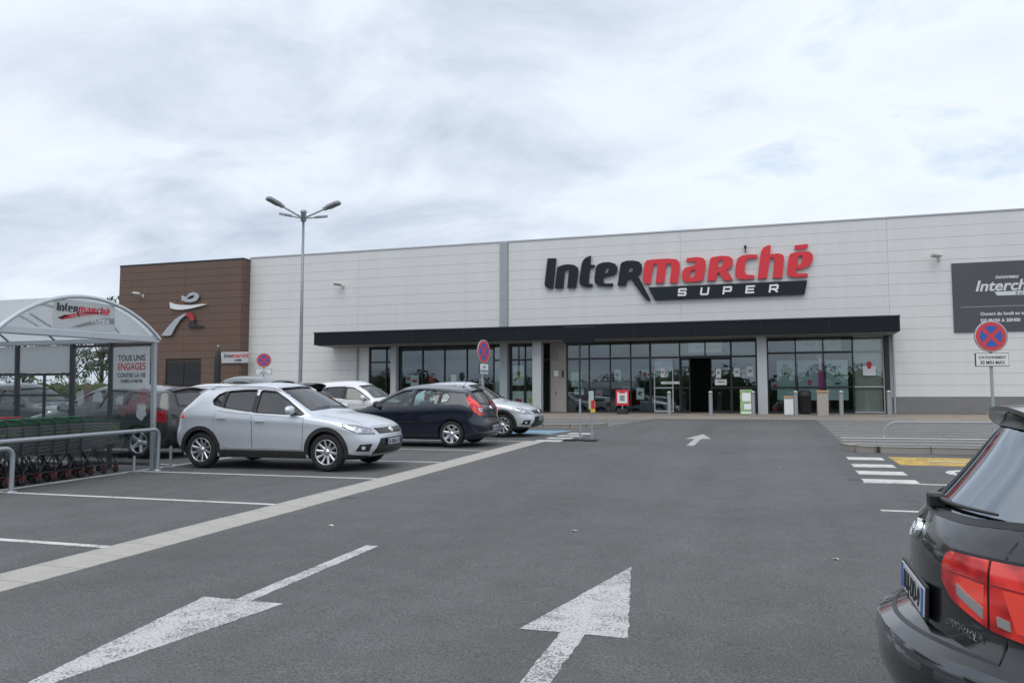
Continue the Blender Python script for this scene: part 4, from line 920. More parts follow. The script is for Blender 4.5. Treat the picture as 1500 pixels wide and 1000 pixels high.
for proto, x, y0, num, lab_f, lab, grp in ((ta, -11.42, 11.32, 9, 'green rimmed trolley at the head of the row nearest the guard rail', 'green rimmed trolley, %s from the head of the row along the guard rail', 'green rimmed trolleys in a row'), (tb, -12.35, 11.0, 8, 'red handled trolley at the head of the inner row', 'red handled trolley, %s from the head of the inner row', 'red handled trolleys in a row')):
    for i in range(num):
        o = proto if i == 0 else copy_tree(proto)
        if i == 1:
            pass
        y = y0 - .285 * i; o.matrix_world = Matrix.Translation((x + RND.uniform(-.012, .012), y, S * y - .008)) @ TILT @ Matrix.Rotation(RND.uniform(-.012, .012), 4, 'Z')
        tag(o, lab_f if i == 0 else lab % ORD[i], 'shopping trolley', grp)
# ================================================================== cars
# local frame: +x forward, y left, z up, origin on the ground under the middle of the car
def car_section(P, x, wf, inset):
    w = max(P['W'] / 2 - inset, .02) * wf
    zb = (.36 if inset else P['zb'](x)); zt = interp(P['top'], x) - (.042 if inset else 0)
    zs = min(interp(P['belt'], x), zt - .07)
    if inset: zs = max(zs, zb + .1)
    pts = [(0, zb), (.45 * w, zb), (.84 * w, zb), (.93 * w, zb + .025), (.955 * w, zb + .09)]
    z0 = zb + .15
    K = [(0, .966), (.2, .982), (.42, .993), (.62, .992), (.74, .994), (.82, 1.0), (.9, .994), (1, .972)]
    N = 13
    for i in range(N):
        t = i / (N - 1); pts.append((interp(K, t) * w, z0 + (zs - z0) * t))
    h = zt - zs; rt = .97 - P['tumble'] * h; dr = .05 + .05 * min(h, .6) / .6
    dr = min(dr, h * .7)
    P0 = Vector((.972 * w, zs)); P1 = Vector((rt * w, zt - dr)); P2 = Vector((0, zt))
    A = P0.lerp(P1, .8); Bq = Vector((.8 * rt * w, zt - dr * .64))
    for t in (.14, .3, .46, .62): pts.append(tuple(P0.lerp(P1, t)))
    for t in (.0, .2, .4, .6, .8, 1.):
        q = A * (1 - t) ** 2 + P1 * 2 * t * (1 - t) + Bq * t * t; pts.append(tuple(q))
    for t in (.64, .48, .32, .16, 0): pts.append((t * rt * w, zt - dr * t * t))
    return pts
def car_loft(P, inset=0., xmax=None, nmid=46, nend=15):
    xr, xf, cr, cf, pr, pf = P['xr'] + inset * 1.1, P['xf'], P['cr'], P['cf'], P['pr'], P['pf']
    st = []
    for i in range(nend + 1):
        th = pi / 2 * (1 - i / nend); st.append((xr + cr * (1 - sin(th) ** (2 / pr)), cos(th) ** (2 / pr)))
    a, b = xr + cr, xf - cf
    for i in range(1, nmid): st.append((a + (b - a) * i / nmid, 1.))
    for i in range(nend + 1):
        th = pi / 2 * i / nend; st.append((b + cf * sin(th) ** (2 / pf), max(cos(th), 0) ** (2 / pf)))
    if xmax is not None: st = [s for s in st if s[0] < xmax] + [(xmax, 1.)]
    rings = []
    for x, wf in st:
        wf = 0. if wf < 1e-4 else wf
        ring = []
        half = car_section(P, x, wf, inset)
        full = [(-y, z) for y, z in half] + [(y, z) for y, z in reversed(half[1:-1])]
        for y, z in full:
            bb = min(max((P['xr'] + P['br'] - x) / P['br'], 0), 1) ** 1.25; ff = min(max((x - xf + P['bf']) / P['bf'], 0), 1) ** 1.5
            ring.append(Vector((x + interp(P['R'], z) * bb - interp(P['F'], z) * ff, y, z)))
        rings.append(ring)
    n = len(rings[0]); bm = bmesh.new()
    vv = [[bm.verts.new(p) for p in r] for r in rings]
    for i in range(len(vv) - 1):
        for k in range(n):
            q = (vv[i][k], vv[i][(k + 1) % n], vv[i + 1][(k + 1) % n], vv[i + 1][k])
            bm.faces.new(q)
    if xmax is not None: bm.faces.new(vv[-1])
    bmesh.ops.remove_doubles(bm, verts=bm.verts, dist=1e-5)
    bmesh.ops.dissolve_degenerate(bm, edges=bm.edges, dist=1e-6)
    bmesh.ops.recalc_face_normals(bm, faces=bm.faces)
    for f in bm.faces: f.smooth = True
    return bm
def bm_mesh(bm, name, mats=(), free=True):
    me = bpy.data.meshes.new(name); bm.to_mesh(me)
    if free: bm.free()
    for m in mats: me.materials.append(MATS[m])
    return me
def prism_bm(poly, axis, a, b):
    """poly 2D; axis 'y': (x,z) extruded in y; axis 'x': (y,z) extruded in x"""
    bm = bmesh.new(); L = []
    for t in (a, b):
        L.append([bm.verts.new((p[0], t, p[1]) if axis == 'y' else (t, p[0], p[1])) for p in poly])
    n = len(poly)
    bm.faces.new(L[0]); bm.faces.new(list(reversed(L[1])))
    for i in range(n): bm.faces.new((L[0][i], L[1][i], L[1][(i + 1) % n], L[0][(i + 1) % n]))
    bmesh.ops.recalc_face_normals(bm, faces=bm.faces)
    for f in bm.faces: f.material_index = 1
    return bm
def boolean_cut(me, cutters, mats):
    base = bpy.data.objects.new('tmp_body', me); COL.objects.link(base); tmp = [base]
    for c in cutters:
        o = bpy.data.objects.new('tmp_cut', c); COL.objects.link(o); tmp.append(o)
        md = base.modifiers.new('b', 'BOOLEAN'); md.operation = 'DIFFERENCE'; md.object = o; md.solver = 'EXACT'
    r = bpy.data.meshes.new_from_object(base.evaluated_get(bpy.context.evaluated_depsgraph_get()))
    for o in tmp: bpy.data.objects.remove(o)
    return r
def dens(pl, n):
    """resample polyline to n points evenly by index length"""
    L = [0]
    for a, b in zip(pl, pl[1:]): L.append(L[-1] + max(math.dist(a, b), 1e-6))
    out = []
    for i in range(n):
        s = L[-1] * i / (n - 1); k = 0
        while k < len(pl) - 2 and s > L[k + 1]: k += 1
        t = (s - L[k]) / (L[k + 1] - L[k]); out.append((pl[k][0] + (pl[k + 1][0] - pl[k][0]) * t, pl[k][1] + (pl[k + 1][1] - pl[k][1]) * t))
    return out
class Car:
    def __init__(s, P):
        s.P = P; s.bm0 = car_loft(P); s.bm0.normal_update(); s.bvh = BVHTree.FromBMesh(s.bm0)
    def cast(s, u, v, view):
        k = view[0]
        if k == 'side': o, d = Vector((u, -4, v)), Vector((0, 1, 0))
        elif k == 'front': o, d = Vector((6, -u, v)), Vector((-1, 0, 0))
        elif k == 'rear': o, d = Vector((-6, -u, v)), Vector((1, 0, 0))
        elif k == 'top': o, d = Vector((u, -v, 5)), Vector((0, 0, -1))
        elif k == 'cf': a = radians(u); d = -Vector((cos(a), -sin(a), 0)); o = Vector((view[1], 0, v)) - d * 5
        elif k == 'cr': a = radians(u); d = -Vector((-cos(a), -sin(a), 0)); o = Vector((view[1], 0, v)) - d * 5
        p, n, i, _ = s.bvh.ray_cast(o, d)
        if p is None:
            p, n, i, _ = s.bvh.find_nearest(o + d * (4 if k == 'side' else 5))
        if n.dot(d) > 0: n = -n
        return p, n
    def patch(s, name, m, lower, upper, view, off=.004, nu=12, nv=6, parent=None, both=False, skirt=.012, mid=0.):
        a, b = dens(lower, nu), dens(upper, nu)
        grid = []
        for j in range(nv):
            t = j / (nv - 1); row = []
            for (u0, v0), (u1, v1) in zip(a, b):
                p, n = s.cast(u0 + (u1 - u0) * t, v0 + (v1 - v0) * t, view)
                row.append((p, n))
            grid.append(row)
        V = [p + n * off for r in grid for p, n in r]; F = []
        for j in range(nv - 1):
            for i in range(nu - 1): F.append((j * nu + i, j * nu + i + 1, (j + 1) * nu + i + 1, (j + 1) * nu + i))
        if skirt:
            loop = [i for i in range(nu)] + [j * nu + nu - 1 for j in range(1, nv)] + [(nv - 1) * nu + i for i in range(nu - 2, -1, -1)] + [j * nu for j in range(nv - 2, 0, -1)]
            flat = [q for r in grid for q in r]; o = len(V)
            for i in loop: p, n = flat[i]; V.append(p + n * (off - skirt))
            L = len(loop)
            for i in range(L): F.append((loop[i], o + i, o + (i + 1) % L, loop[(i + 1) % L]))
        res = []
        for sg in ((1, -1) if both else (1,)):
            vv = [Vector((p.x, p.y * sg, p.z)) for p in V]
            me = bpy.data.meshes.new(name); me.from_pydata(vv, [], F); me.update()
            bm = bmesh.new(); bm.from_mesh(me); bmesh.ops.recalc_face_normals(bm, faces=bm.faces)
            # orient outward
            f0 = bm.faces[:] and bm.faces[0]
            bm.faces.ensure_lookup_table()
            c = bm.faces[len(bm.faces) // 3 if not skirt else 0]
            nn = Vector((grid[0][0][1].x, grid[0][0][1].y * sg, grid[0][0][1].z))
            if c.normal.dot(nn) < 0: bmesh.ops.reverse_faces(bm, faces=bm.faces)
            for k, f in enumerate(bm.faces): f.smooth = True
            bm.to_mesh(me); bm.free(); me.materials.append(MATS[m])
            me.set_sharp_from_angle(angle=radians(50))
            res.append(link(name, me, parent))
        return res if both else res[0]
    def ring(s, name, m, outline, d0, d1, view, off=.004, parent=None, both=False, n=48):
        pl = outline + [outline[0]]; pts = dens(pl, n + 1)[:-1]; N = len(pts)
        cen = Vector((sum(p[0] for p in pts) / N, sum(p[1] for p in pts) / N)); V = []; F = []
        for i, p in enumerate(pts):
            a, b = Vector(pts[i - 1]), Vector(pts[(i + 1) % N]); t = (b - a); nn = Vector((t.y, -t.x)).normalized()
            if nn.dot(Vector(p) - cen) < 0 and abs(nn.dot((Vector(p) - cen).normalized())) > .15: nn = -nn
            for d in (d0, d1):
                q = Vector(p) + nn * d; c, no = s.cast(q.x, q.y, view); V.append(c + no * off)
        for i in range(N):
            j = (i + 1) % N; F.append((2 * i, 2 * i + 1, 2 * j + 1, 2 * j))
        res = []
        for sg in ((1, -1) if both else (1,)):
            me = bpy.data.meshes.new(name); me.from_pydata([(p.x, p.y * sg, p.z) for p in V], [], F); me.update()
            me.polygons.foreach_set('use_smooth', [True] * len(F)); me.materials.append(MATS[m]); res.append(link(name, me, parent))
        return res
def outline(lo, up): return list(lo) + list(reversed(up))
def wheel_meshes(R, rr, nsp, width=.21, sp_w=.045, rim_m='alloy', key=''):
    """tyre, rim, hub meshes; axis along y, outer face at -y"""
    M = Matrix.Rotation(pi / 2, 4, 'X')        # z -> -y
    h = width / 2
    t = MB(); k = R - rr
    t.lathe([(rr * .98, -h * .85), (rr + k * .15, -h * .97), (rr + k * .55, -h), (R - .03, -h * .93), (R - .008, -h * .78), (R, -h * .55), (R, -h * .28), (R - .008, -h * .26), (R - .008, -h * .2), (R, -h * .18), (R, h * .18), (R - .008, h * .2), (R - .008, h * .26), (R, h * .28), (R, h * .55), (R - .008, h * .78), (R - .03, h * .93),
             (rr + k * .55, h), (rr + k * .15, h * .97), (rr * .98, h * .85)], 40, M)
    r = MB()
    r.lathe([(rr * 1.0, h * .88), (rr * 1.0, h * .93), (rr * .95, h * .93), (rr * .93, h * .8), (rr * .9, h * .3), (rr * .9, -h * .8)], 40, M)
    r.lathe([(0.0, h * .72), (.028, h * .72), (.032, h * .66), (.06, h * .64), (.068, h * .5), (.068, 0)], 24, M)
    for i in range(nsp):
        a = 2 * pi * i / nsp; Q = M @ Matrix.Rotation(a, 4, 'Z')
        w0, w1 = sp_w * .62, sp_w * .5
        v = []
        for x, w, z in ((.045, w0, h * .62), (rr * .55, w0 * .85, h * .70), (rr * .95, w1 * 1.05, h * .86)):
            v += [Q @ Vector((x, -w, z - .05)), Q @ Vector((x, -w, z - .008)), Q @ Vector((x, -w * .55, z)), Q @ Vector((x, w * .55, z)), Q @ Vector((x, w, z - .008)), Q @ Vector((x, w, z - .05))]
        f = []
        for q in range(2):
            for e in range(5): f.append((q * 6 + e, q * 6 + e + 1, q * 6 + 6 + e + 1, q * 6 + 6 + e))
        r.add(v, f)
    b = MB(); b.lathe([(0, h * .12), (rr * .72, h * .12), (rr * .72, -h * .2), (rr * .9, -h * .3), (rr * .9, -h * .9), (0, -h * .9)], 32, M)
    return t.mesh('tyre', 'rubber'), r.mesh('rim', rim_m), b.mesh('wheel', 'dark_metal')
def make_car(name, P, label, loc, rz, group=None):
    P = dict(DEF, **P)
    zb0 = P['clear']
    P['zb'] = lambda x: zb0 + .07 * max(0, (abs(x) - 1.7) / .5) ** 2
    C = Car(P); root = thing(name, label, 'car', (loc[0], loc[1], 0), rz, group, tilt=True, onground=True)
    paint = P['paint']; gl = P['glass']
    # ---- body: outer shell, hollow cabin, window openings, wheel wells
    body0 = bm_mesh(C.bm0, 'body', (paint, 'cabin_trim'), free=False)
    cav = car_loft(P, .05, xmax=P['firewall'], nmid=26, nend=9)
    for f in cav.faces: f.material_index = 1; f.smooth = True
    cav = bm_mesh(cav, 'cav', (paint, 'cabin_trim'))
    cut = bmesh.new()
    for lo, up in P['side_windows']:
        b = prism_bm(outline(lo, up), 'y', -2, 2); t = bpy.data.meshes.new('t'); b.to_mesh(t); b.free(); cut.from_mesh(t)
    cut = bm_mesh(cut, 'cut', (paint, 'cabin_trim'))
    lo, up, xin = P['windshield']
    b = prism_bm(outline(lo, up), 'x', xin, 4); cut2 = bm_mesh(b, 'c', (paint, 'cabin_trim'))
    lo, up, xin = P['backlight']
    b = prism_bm(outline(lo, up), 'x', -4, xin); cut3 = bm_mesh(b, 'c', (paint, 'cabin_trim'))
    wells = bmesh.new()
    for wx in (P['wf'], P['wr']):
        for sg in (-1, 1):
            y0, y1 = sg * (P['W'] / 2 - .29), sg * 1.5
            b = prism_bm([(wx + P['arch'] * cos(2 * pi * k / 40), P['R_'] + .012 + P['arch'] * sin(2 * pi * k / 40)) for k in range(40)], 'y', y0, y1)
            t = bpy.data.meshes.new('t'); b.to_mesh(t); b.free(); wells.from_mesh(t)
    wells = bm_mesh(wells, 'w', (paint, 'cabin_trim'))
    me = boolean_cut(body0, [cav, cut, cut2, cut3, wells], (paint, 'cabin_trim'))
    me.name = 'body'
    me.set_sharp_from_angle(angle=radians(38))
    body = link('body', me, root)
    # ---- glass
    for lo, up in P['side_windows']:
        k = .015
        lo2 = [(u, v - k) for u, v in lo]; up2 = [(u, v + k) for u, v in up]
        C.patch('side_window', gl, lo2, up2, ('side',), -.016, 12, 6, root, True, 0)
        C.ring('window_seal', 'black_trim', outline(lo, up), -.004, P.get('seal', .016), ('side',), .0025, root, True)
    lo, up, _ = P['windshield']
    C.patch('windscreen', gl, [(u * 1.02, v - .015) for u, v in lo], [(u * 1.02, v + .015) for u, v in up], ('front',), -.012, 16, 8, root, False, 0)
    C.ring('windscreen_seal', 'black_trim', outline(lo, up), -.006, .014, ('front',), .002, root)
    lo, up, _ = P['backlight']
    C.patch('rear_window', P.get('rear_glass', gl), [(u * 1.02, v - .015) for u, v in lo], [(u * 1.02, v + .015) for u, v in up], ('rear',), -.006, 18, 8, root, False, 0)
    C.ring('rear_window_seal', 'black_trim', outline(lo, up), P.get('rseal', -.03), .012, ('rear',), .002, root)
    # ---- pillars between the door windows
    for lo, up in P.get('pillars', []):
        C.patch('pillar_trim', 'plastic', lo, up, ('side',), .003, 4, 8, root, True, .006)
    # ---- doors, bonnet, tailgate
    for i, (lo, up, hx, hz) in enumerate(P['doors']):
        for sg, d in zip((1, -1), C.patch('door', paint, lo, up, ('side',), .0035, 22, 14, root, True, .007)):
            p, n = C.cast(hx, hz, ('side',))
            h = MB(); h.bbox(-.10, .10, -.034, -.012, -.014, .016, .008); h.bbox(-.09, -.07, -.02, .01, -.01, .012, .004); h.bbox(.07, .09, -.02, .01, -.01, .012, .004)
            o = h.build('handle', paint if not P.get('dark_handles') else 'black_trim', d)
            o.location = (p.x, (p.y) * sg, p.z); 
            if sg < 0: o.rotation_euler = (0, 0, pi)
            lo3 = [(u, v) for u, v in lo]; 
        o2 = outline(lo, up)
        C.ring('door_gap', 'black_trim', o2, -.001, .0065, ('side',), .0006, root, True, 70)
    lo, up = P['bonnet']
    C.patch('bonnet', paint, lo, up, ('top',), .0035, 18, 18, root, False, .008)
    C.ring('bonnet_gap', 'black_trim', outline(lo, up), -.001, .007, ('top',), .0008, root, False, 70)
    if 'tailgate' in P:
        lo, up = P['tailgate']
        C.ring('tailgate_gap', 'black_trim', outline(lo, up), -.004, .004, ('rear',), .0012, root, False, 90)
    # ---- lamps and fascia pieces
    for nm, m, lo, up, view, off, both in P['pieces']:
        if nm == 'headlight':
            C.patch('headlight_surround', 'black_trim', [(lo[0][0] + .8, lo[0][1] - .012)] + [(u, v - .013) for u, v in lo[1:-1]] + [(lo[-1][0] - .8, lo[-1][1] - .012)], [(up[0][0] + .8, up[0][1] + .010)] + [(u, v + .012) for u, v in up[1:-1]] + [(up[-1][0] - .8, up[-1][1] + .011)], view, off - .003, 14, 7, root, both, .02)
        C.patch(nm, m, lo, up, view, off, 14, 7, root, both, .02)
    for args in P.get('rings', []):
        nm, m, pl, d0, d1, view, off, both = args
        C.ring(nm, m, pl, d0, d1, view, off, root, both, 60)
    # ---- wheel arch and sill cladding
    if P.get('clad'):
        for wx in (P['wf'], P['wr']):
            an = [radians(-8 + 196 * k / 24) for k in range(25)]
            r0, r1 = P['arch'] - .012, P['arch'] + P['clad']
            C.patch('arch_cladding', 'plastic', [(wx + r0 * cos(a), P['R_'] + .012 + r0 * sin(a)) for a in an], [(wx + r1 * cos(a), P['R_'] + .012 + r1 * sin(a)) for a in an], ('side',), .012, 26, 3, root, True, .05)
        a = P['arch'] + .04
        C.patch('sill_cladding', 'plastic', [(P['wr'] + a, zb0 + .03), (P['wf'] - a, zb0 + .03)], [(P['wr'] + a, zb0 + P['sillh']), (P['wf'] - a, zb0 + P['sillh'])], ('side',), .012, 20, 4, root, True, .03)
        C.patch('sill_strip', 'chrome', [(P['wr'] + a + .06, zb0 + P['sillh'] + .015), (P['wf'] - a - .06, zb0 + P['sillh'] + .015)], [(P['wr'] + a + .06, zb0 + P['sillh'] + .03), (P['wf'] - a - .06, zb0 + P['sillh'] + .03)], ('side',), .008, 16, 2, root, True, .012)
    # ---- wheels
    ty, ri, hb = wheel_meshes(P['R_'], P['rim'], P['spokes'], rim_m=P.get('rim_m', 'alloy'), sp_w=P.get('spw', .045))
    for wx in (P['wf'], P['wr']):
        for sg in (-1, 1):
            w = link('wheel', hb, root); w.location = (wx, sg * (P['W'] / 2 - .135), P['R_'])
            w.rotation_euler = (0, RND.uniform(0, 1.), 0 if sg < 0 else pi)
            link('tyre', ty, w); link('rim', ri, w)
    # ---- mirrors
    mx, mz = P['mirror']
    p, n = C.cast(mx, mz, ('side',))
    for sg in (1, -1):
        bm = bmesh.new(); bmesh.ops.create_icosphere(bm, subdivisions=3, radius=1)
        for v in bm.verts:
            c = v.co; x, y, z = (math.copysign(abs(q) ** .75, q) for q in c)
            v.co = Vector(((x * .10 if x > 0 else x * .025) , y * .125, z * (.082 + .01 * y)))
        for f in bm.faces: f.smooth = True
        mm = bm_mesh(bm, 'mirror', (P.get('mirror_m', paint),))
        o = link('mirror', mm, root); o.location = (p.x, (p.y - .13) * sg, p.z + .05); o.rotation_euler = (0, 0, .15 * sg)
        a = MB(); a.tube([(0, .13 * sg, -.06), (0, .06 * sg, -.055), (0, 0, -.03)], [.03, .025, .02], 6); a.build('mirror_arm', 'black_trim', o)
        g = MB(); g.box(-.029, -.0255, -.1, .1, -.06, .06); g.build('mirror_glass', 'mirror_glass', o)
    # ---- cabin: seats, dash, wheel
    t = MB(); sx = P.get('seat_x', .1)
    for y in (-.36, .36):
        t.bbox(sx - .22, sx + .28, y - .25, y + .25, .36, .56, .05)
        Q = Matrix.Translation((sx - .2, y, .5)) @ Matrix.Rotation(-.28, 4, 'Y')
        t.bbox(-.1, .06, -.24, .24, 0, .62, .05, Q); t.bbox(-.06, .03, -.12, .12, .64, .82, .04, Q)
    t.bbox(sx - 1.1, sx - .6, -.6, .6, .36, .56, .05)
    Q = Matrix.Translation((sx - 1.08, 0, .5)) @ Matrix.Rotation(-.3, 4, 'Y')
    t.bbox(-.1, .06, -.6, .6, 0, .5, .05, Q)
    for y in (-.36, .36): t.bbox(-.05, .03, y - .11, y + .11, .52, .66, .03, Q)
    t.build('seats', 'seat_cloth', root)
    t = MB(); t.bbox(P['firewall'] - .48, P['firewall'] - .06, -.66, .66, .5, interp(P['belt'], .6) - .08, .06)
    d = t.build('dashboard', 'cabin_trim', root)
    Q = Matrix.Translation((sx + .42, .36, .84)) @ Matrix.Rotation(-1.2, 4, 'Y')
    t = MB(); t.tube([Q @ Vector((.18 * cos(a), .18 * sin(a), 0)) for a in [2 * pi * k / 20 for k in range(20)]], .014, 6, True)
    t.box(-.17, .17, -.02, .02, -.01, .01, Q); t.build('steering_wheel', 'cabin_trim', root)
    # ---- wipers
    for nm, pts, view in P.get('wipers', []):
        q = [C.cast(u, v, view) for u, v in dens(pts, 8)]
        t = MB(); t.tube([p + n * .014 for p, n in q], [.012, .011, .010, .009, .008, .007, .006, .005], 6); t.build(nm, 'black_trim', root)
    # ---- plates
    for (u, v, view, w, h, txt, tilt) in P.get('plates', []):
        p, n = C.cast(u, v, view)
        if u == 0: n = Vector((n.x, 0, n.z)).normalized()
        nh = Vector((n.x, n.y, 0)).normalized(); X = nh.cross(Vector((0, 0, 1))) * -1
        nn = (nh + Vector((0, 0, tilt))).normalized(); Z = nn.cross(X)
        if Z.z < 0: X = -X; Z = nn.cross(X)
        X = Z.cross(-nn).normalized() * -1 if False else X
        # frame facing outward: local -y = outward
        yv = -nn; zv = Z.normalized(); xv = yv.cross(zv)
        Mx = Matrix((xv, yv, zv)).transposed().to_4x4(); Mx.translation = p + nn * P.get('plate_off', .014)
        t = MB(); t.bbox(-w / 2 - .012, w / 2 + .012, 0, .014, -h / 2 - .012, h / 2 + .012, .004, Mx); pl = t.build('plate_holder', 'black_trim', root)
        t = MB(); t.bbox(-w / 2, w / 2, -.005, .003, -h / 2, h / 2, .003, Mx); pb = t.build('number_plate', 'plate_white', root)
        for sx2 in (-1, 1):
            t = MB(); t.box(sx2 * w / 2 - sx2 * .045 if sx2 > 0 else -w / 2 + .003, w / 2 - .003 if sx2 > 0 else -w / 2 + .045, -.0065, -.004, -h / 2 + .003, h / 2 - .003, Mx); t.build('plate_band', 'plate_blue', pb)
        me = text_mesh(txt, h * .98, .002, 0, .002, .8, 'CENTER', 1.05)
        put('plate_lettering', me, 'letter_black', pb, Mx @ Matrix.Translation((0, -.0075, -h * .34)))
    for (u, v, view, r) in P.get('badges', []):
        p, n = C.cast(u, v, view); n = Vector((n.x, 0, n.z)).normalized(); Mx = n.to_track_quat('Z', 'Y').to_matrix().to_4x4(); Mx.translation = p + n * .012
        t = MB(); t.lathe([(0, .012), (r * .5, .010), (r * .55, .006), (r * .7, .006), (r * .78, .012), (r, .008), (r, -.012)], 28, Mx)
        t.bbox(-r * .12, r * .12, -r * .6, r * .6, .004, .016, .003, Mx); t.bbox(-r * .55, r * .55, -r * .1, r * .1, .004, .015, .003, Mx); t.build('badge', 'chrome', root)
    return root, C, P
DEF = dict(W=1.8, xr=-2.2, xf=2.25, cr=.5, cf=.72, pr=3.0, pf=2.7, br=1.15, bf=.9, tumble=.58, clear=.2, arch=.375, R_=.325, rim=.225, spokes=10,
           wf=1.33, wr=-1.33, firewall=1.0, paint='paint_silver', glass='car_glass', mirror=(.66, 1.0), R=[(.2, .1), (1.5, .5)], F=[(.2, .1), (.5, 0), (.9, .2)])
def xform(pts, fx=lambda x: x, dz=0, sz=1.): return [(fx(u), v * sz + dz) for u, v in pts]
SUV = dict(
    W=1.82, xr=-2.10, xf=2.225, clear=.20, clad=.062, sillh=.15, R_=.335, arch=.375, rim=.225, spokes=10, paint='paint_silver', glass='car_glass_dark',
    top=[(-2.2, 1.50), (-1.6, 1.52), (-1.0, 1.562), (-.4, 1.585), (.05, 1.565), (.3, 1.49), (.65, 1.29), (1.0, 1.065), (1.12, 1.025), (1.5, .975), (2.0, .885), (2.3, .79)],
    belt=[(-2.2, 1.10), (-1.2, 1.08), (-.5, 1.03), (.3, .98), (.9, .945), (1.5, .87), (2.0, .76), (2.3, .68)],
    R=[(.2, .17), (.38, .06), (.5, 0), (.64, 0), (.75, .04), (.92, .08), (1.06, .16), (1.25, .36), (1.41, .52), (1.55, .60)],
    F=[(.2, .16), (.3, .06), (.42, 0), (.55, .01), (.66, .04), (.74, .09), (.8, .16), (.95, .3)],
    side_windows=[([(-.14, 1.04), (.3, 1.02), (.85, .995)], [(-.19, 1.435), (.12, 1.41), (.42, 1.265), (.86, 1.005)]),
                  ([(-.86, 1.13), (-.24, 1.055)], [(-.88, 1.42), (-.55, 1.44), (-.28, 1.443)]),
                  ([(-1.13, 1.24), (-1.07, 1.18), (-.92, 1.145)], [(-1.13, 1.27), (-1.06, 1.355), (-.94, 1.41)])],
    pillars=[([(-.235, 1.04), (-.285, 1.465)], [(-.145, 1.03), (-.195, 1.465)]), ([(-.925, 1.13), (-.945, 1.42)], [(-.865, 1.12), (-.885, 1.43)])],
    windshield=([(-.70, 1.075), (0, 1.105), (.70, 1.075)], [(-.54, 1.47), (0, 1.50), (.54, 1.47)], .1),
    backlight=([(-.60, 1.10), (0, 1.07), (.60, 1.10)], [(-.50, 1.40), (0, 1.42), (.50, 1.40)], -1.0),
    doors=[([(-1.0, .62), (-.9, .46), (-.75, .37), (-.2, .37)], [(-1.02, .95), (-.97, 1.06), (-.6, 1.02), (-.21, .995)], -.86, .93),
           ([(-.185, .37), (.85, .37)], [(-.195, .995), (.88, .94)], -.02, .88)],
    bonnet=([(1.14, -.70), (1.14, 0), (1.14, .70)], [(2.02, -.60), (2.10, 0), (2.02, .60)]),
    mirror=(.62, 1.03), seat_x=.0,
    pieces=[('headlight', 'headlamp', [(62, .80), (48, .675), (31, .655)], [(62, .835), (48, .80), (31, .72)], ('cf', 1.2), .006, True),
            ('grille', 'black_trim', [(-24, .65), (24, .65)], [(-30, .755), (30, .755)], ('cf', 1.2), .004, False),
            ('grille_bar', 'dark_chrome', [(-25, .672), (25, .672)], [(-25, .68), (25, .68)], ('cf', 1.2), .010, False),
            ('grille_bar', 'dark_chrome', [(-26, .70), (26, .70)], [(-26, .708), (26, .708)], ('cf', 1.2), .010, False),
            ('grille_bar', 'dark_chrome', [(-27, .728), (27, .728)], [(-27, .736), (27, .736)], ('cf', 1.2), .010, False),
            ('lower_intake', 'black_trim', [(-33, .29), (33, .29)], [(-23, .57), (23, .57)], ('cf', 1.2), .004, False),
            ('fog_recess', 'black_trim', [(50, .36), (37, .35)], [(46, .475), (34, .485)], ('cf', 1.2), .005, True),
            ('fog_lamp', 'headlamp', [(44.5, .39), (41, .39)], [(44.5, .45), (41, .45)], ('cf', 1.2), .018, True),
            ('front_skid', 'alloy', [(-36, .265), (36, .265)], [(-35, .295), (35, .295)], ('cf', 1.2), .014, False),
            ('bumper_cladding', 'plastic', [(68, .215), (36, .21)], [(68, .33), (36, .27)], ('cf', 1.2), .010, True),
            ('tail_lamp', 'tail_red', [(63, .93), (48, .92), (30, .93)], [(57, 1.06), (46, 1.10), (30, 1.09)], ('cr', -1.2), .008, True),
            ('rear_bumper_cladding', 'plastic', [(-64, .23), (0, .22), (64, .23)], [(-64, .40), (0, .44), (64, .40)], ('cr', -1.2), .010, False)],
    rings=[('headlight_rim', 'black_trim', [(62, .80), (48, .675), (31, .655), (31, .72), (48, .80), (62, .835)], -.2, .75, ('cf', 1.2), .0075, True)] if False else [],
    tailgate=([(-.62, .50), (0, .49), (.62, .50)], [(-.60, 1.44), (0, 1.46), (.60, 1.44)]),
    wipers=[('wiper', [(-.55, 1.095), (-.05, 1.12)], ('front',)), ('wiper', [(.05, 1.12), (.5, 1.10)], ('front',))],
    plates=[(0, .50, ('front',), .5, .105, 'E-500X-67', -.05), (0, .72, ('rear',), .5, .105, 'E-500X-67', .1)], plate_off=.02,
    badges=[(0, .705, ('front',), .055)])
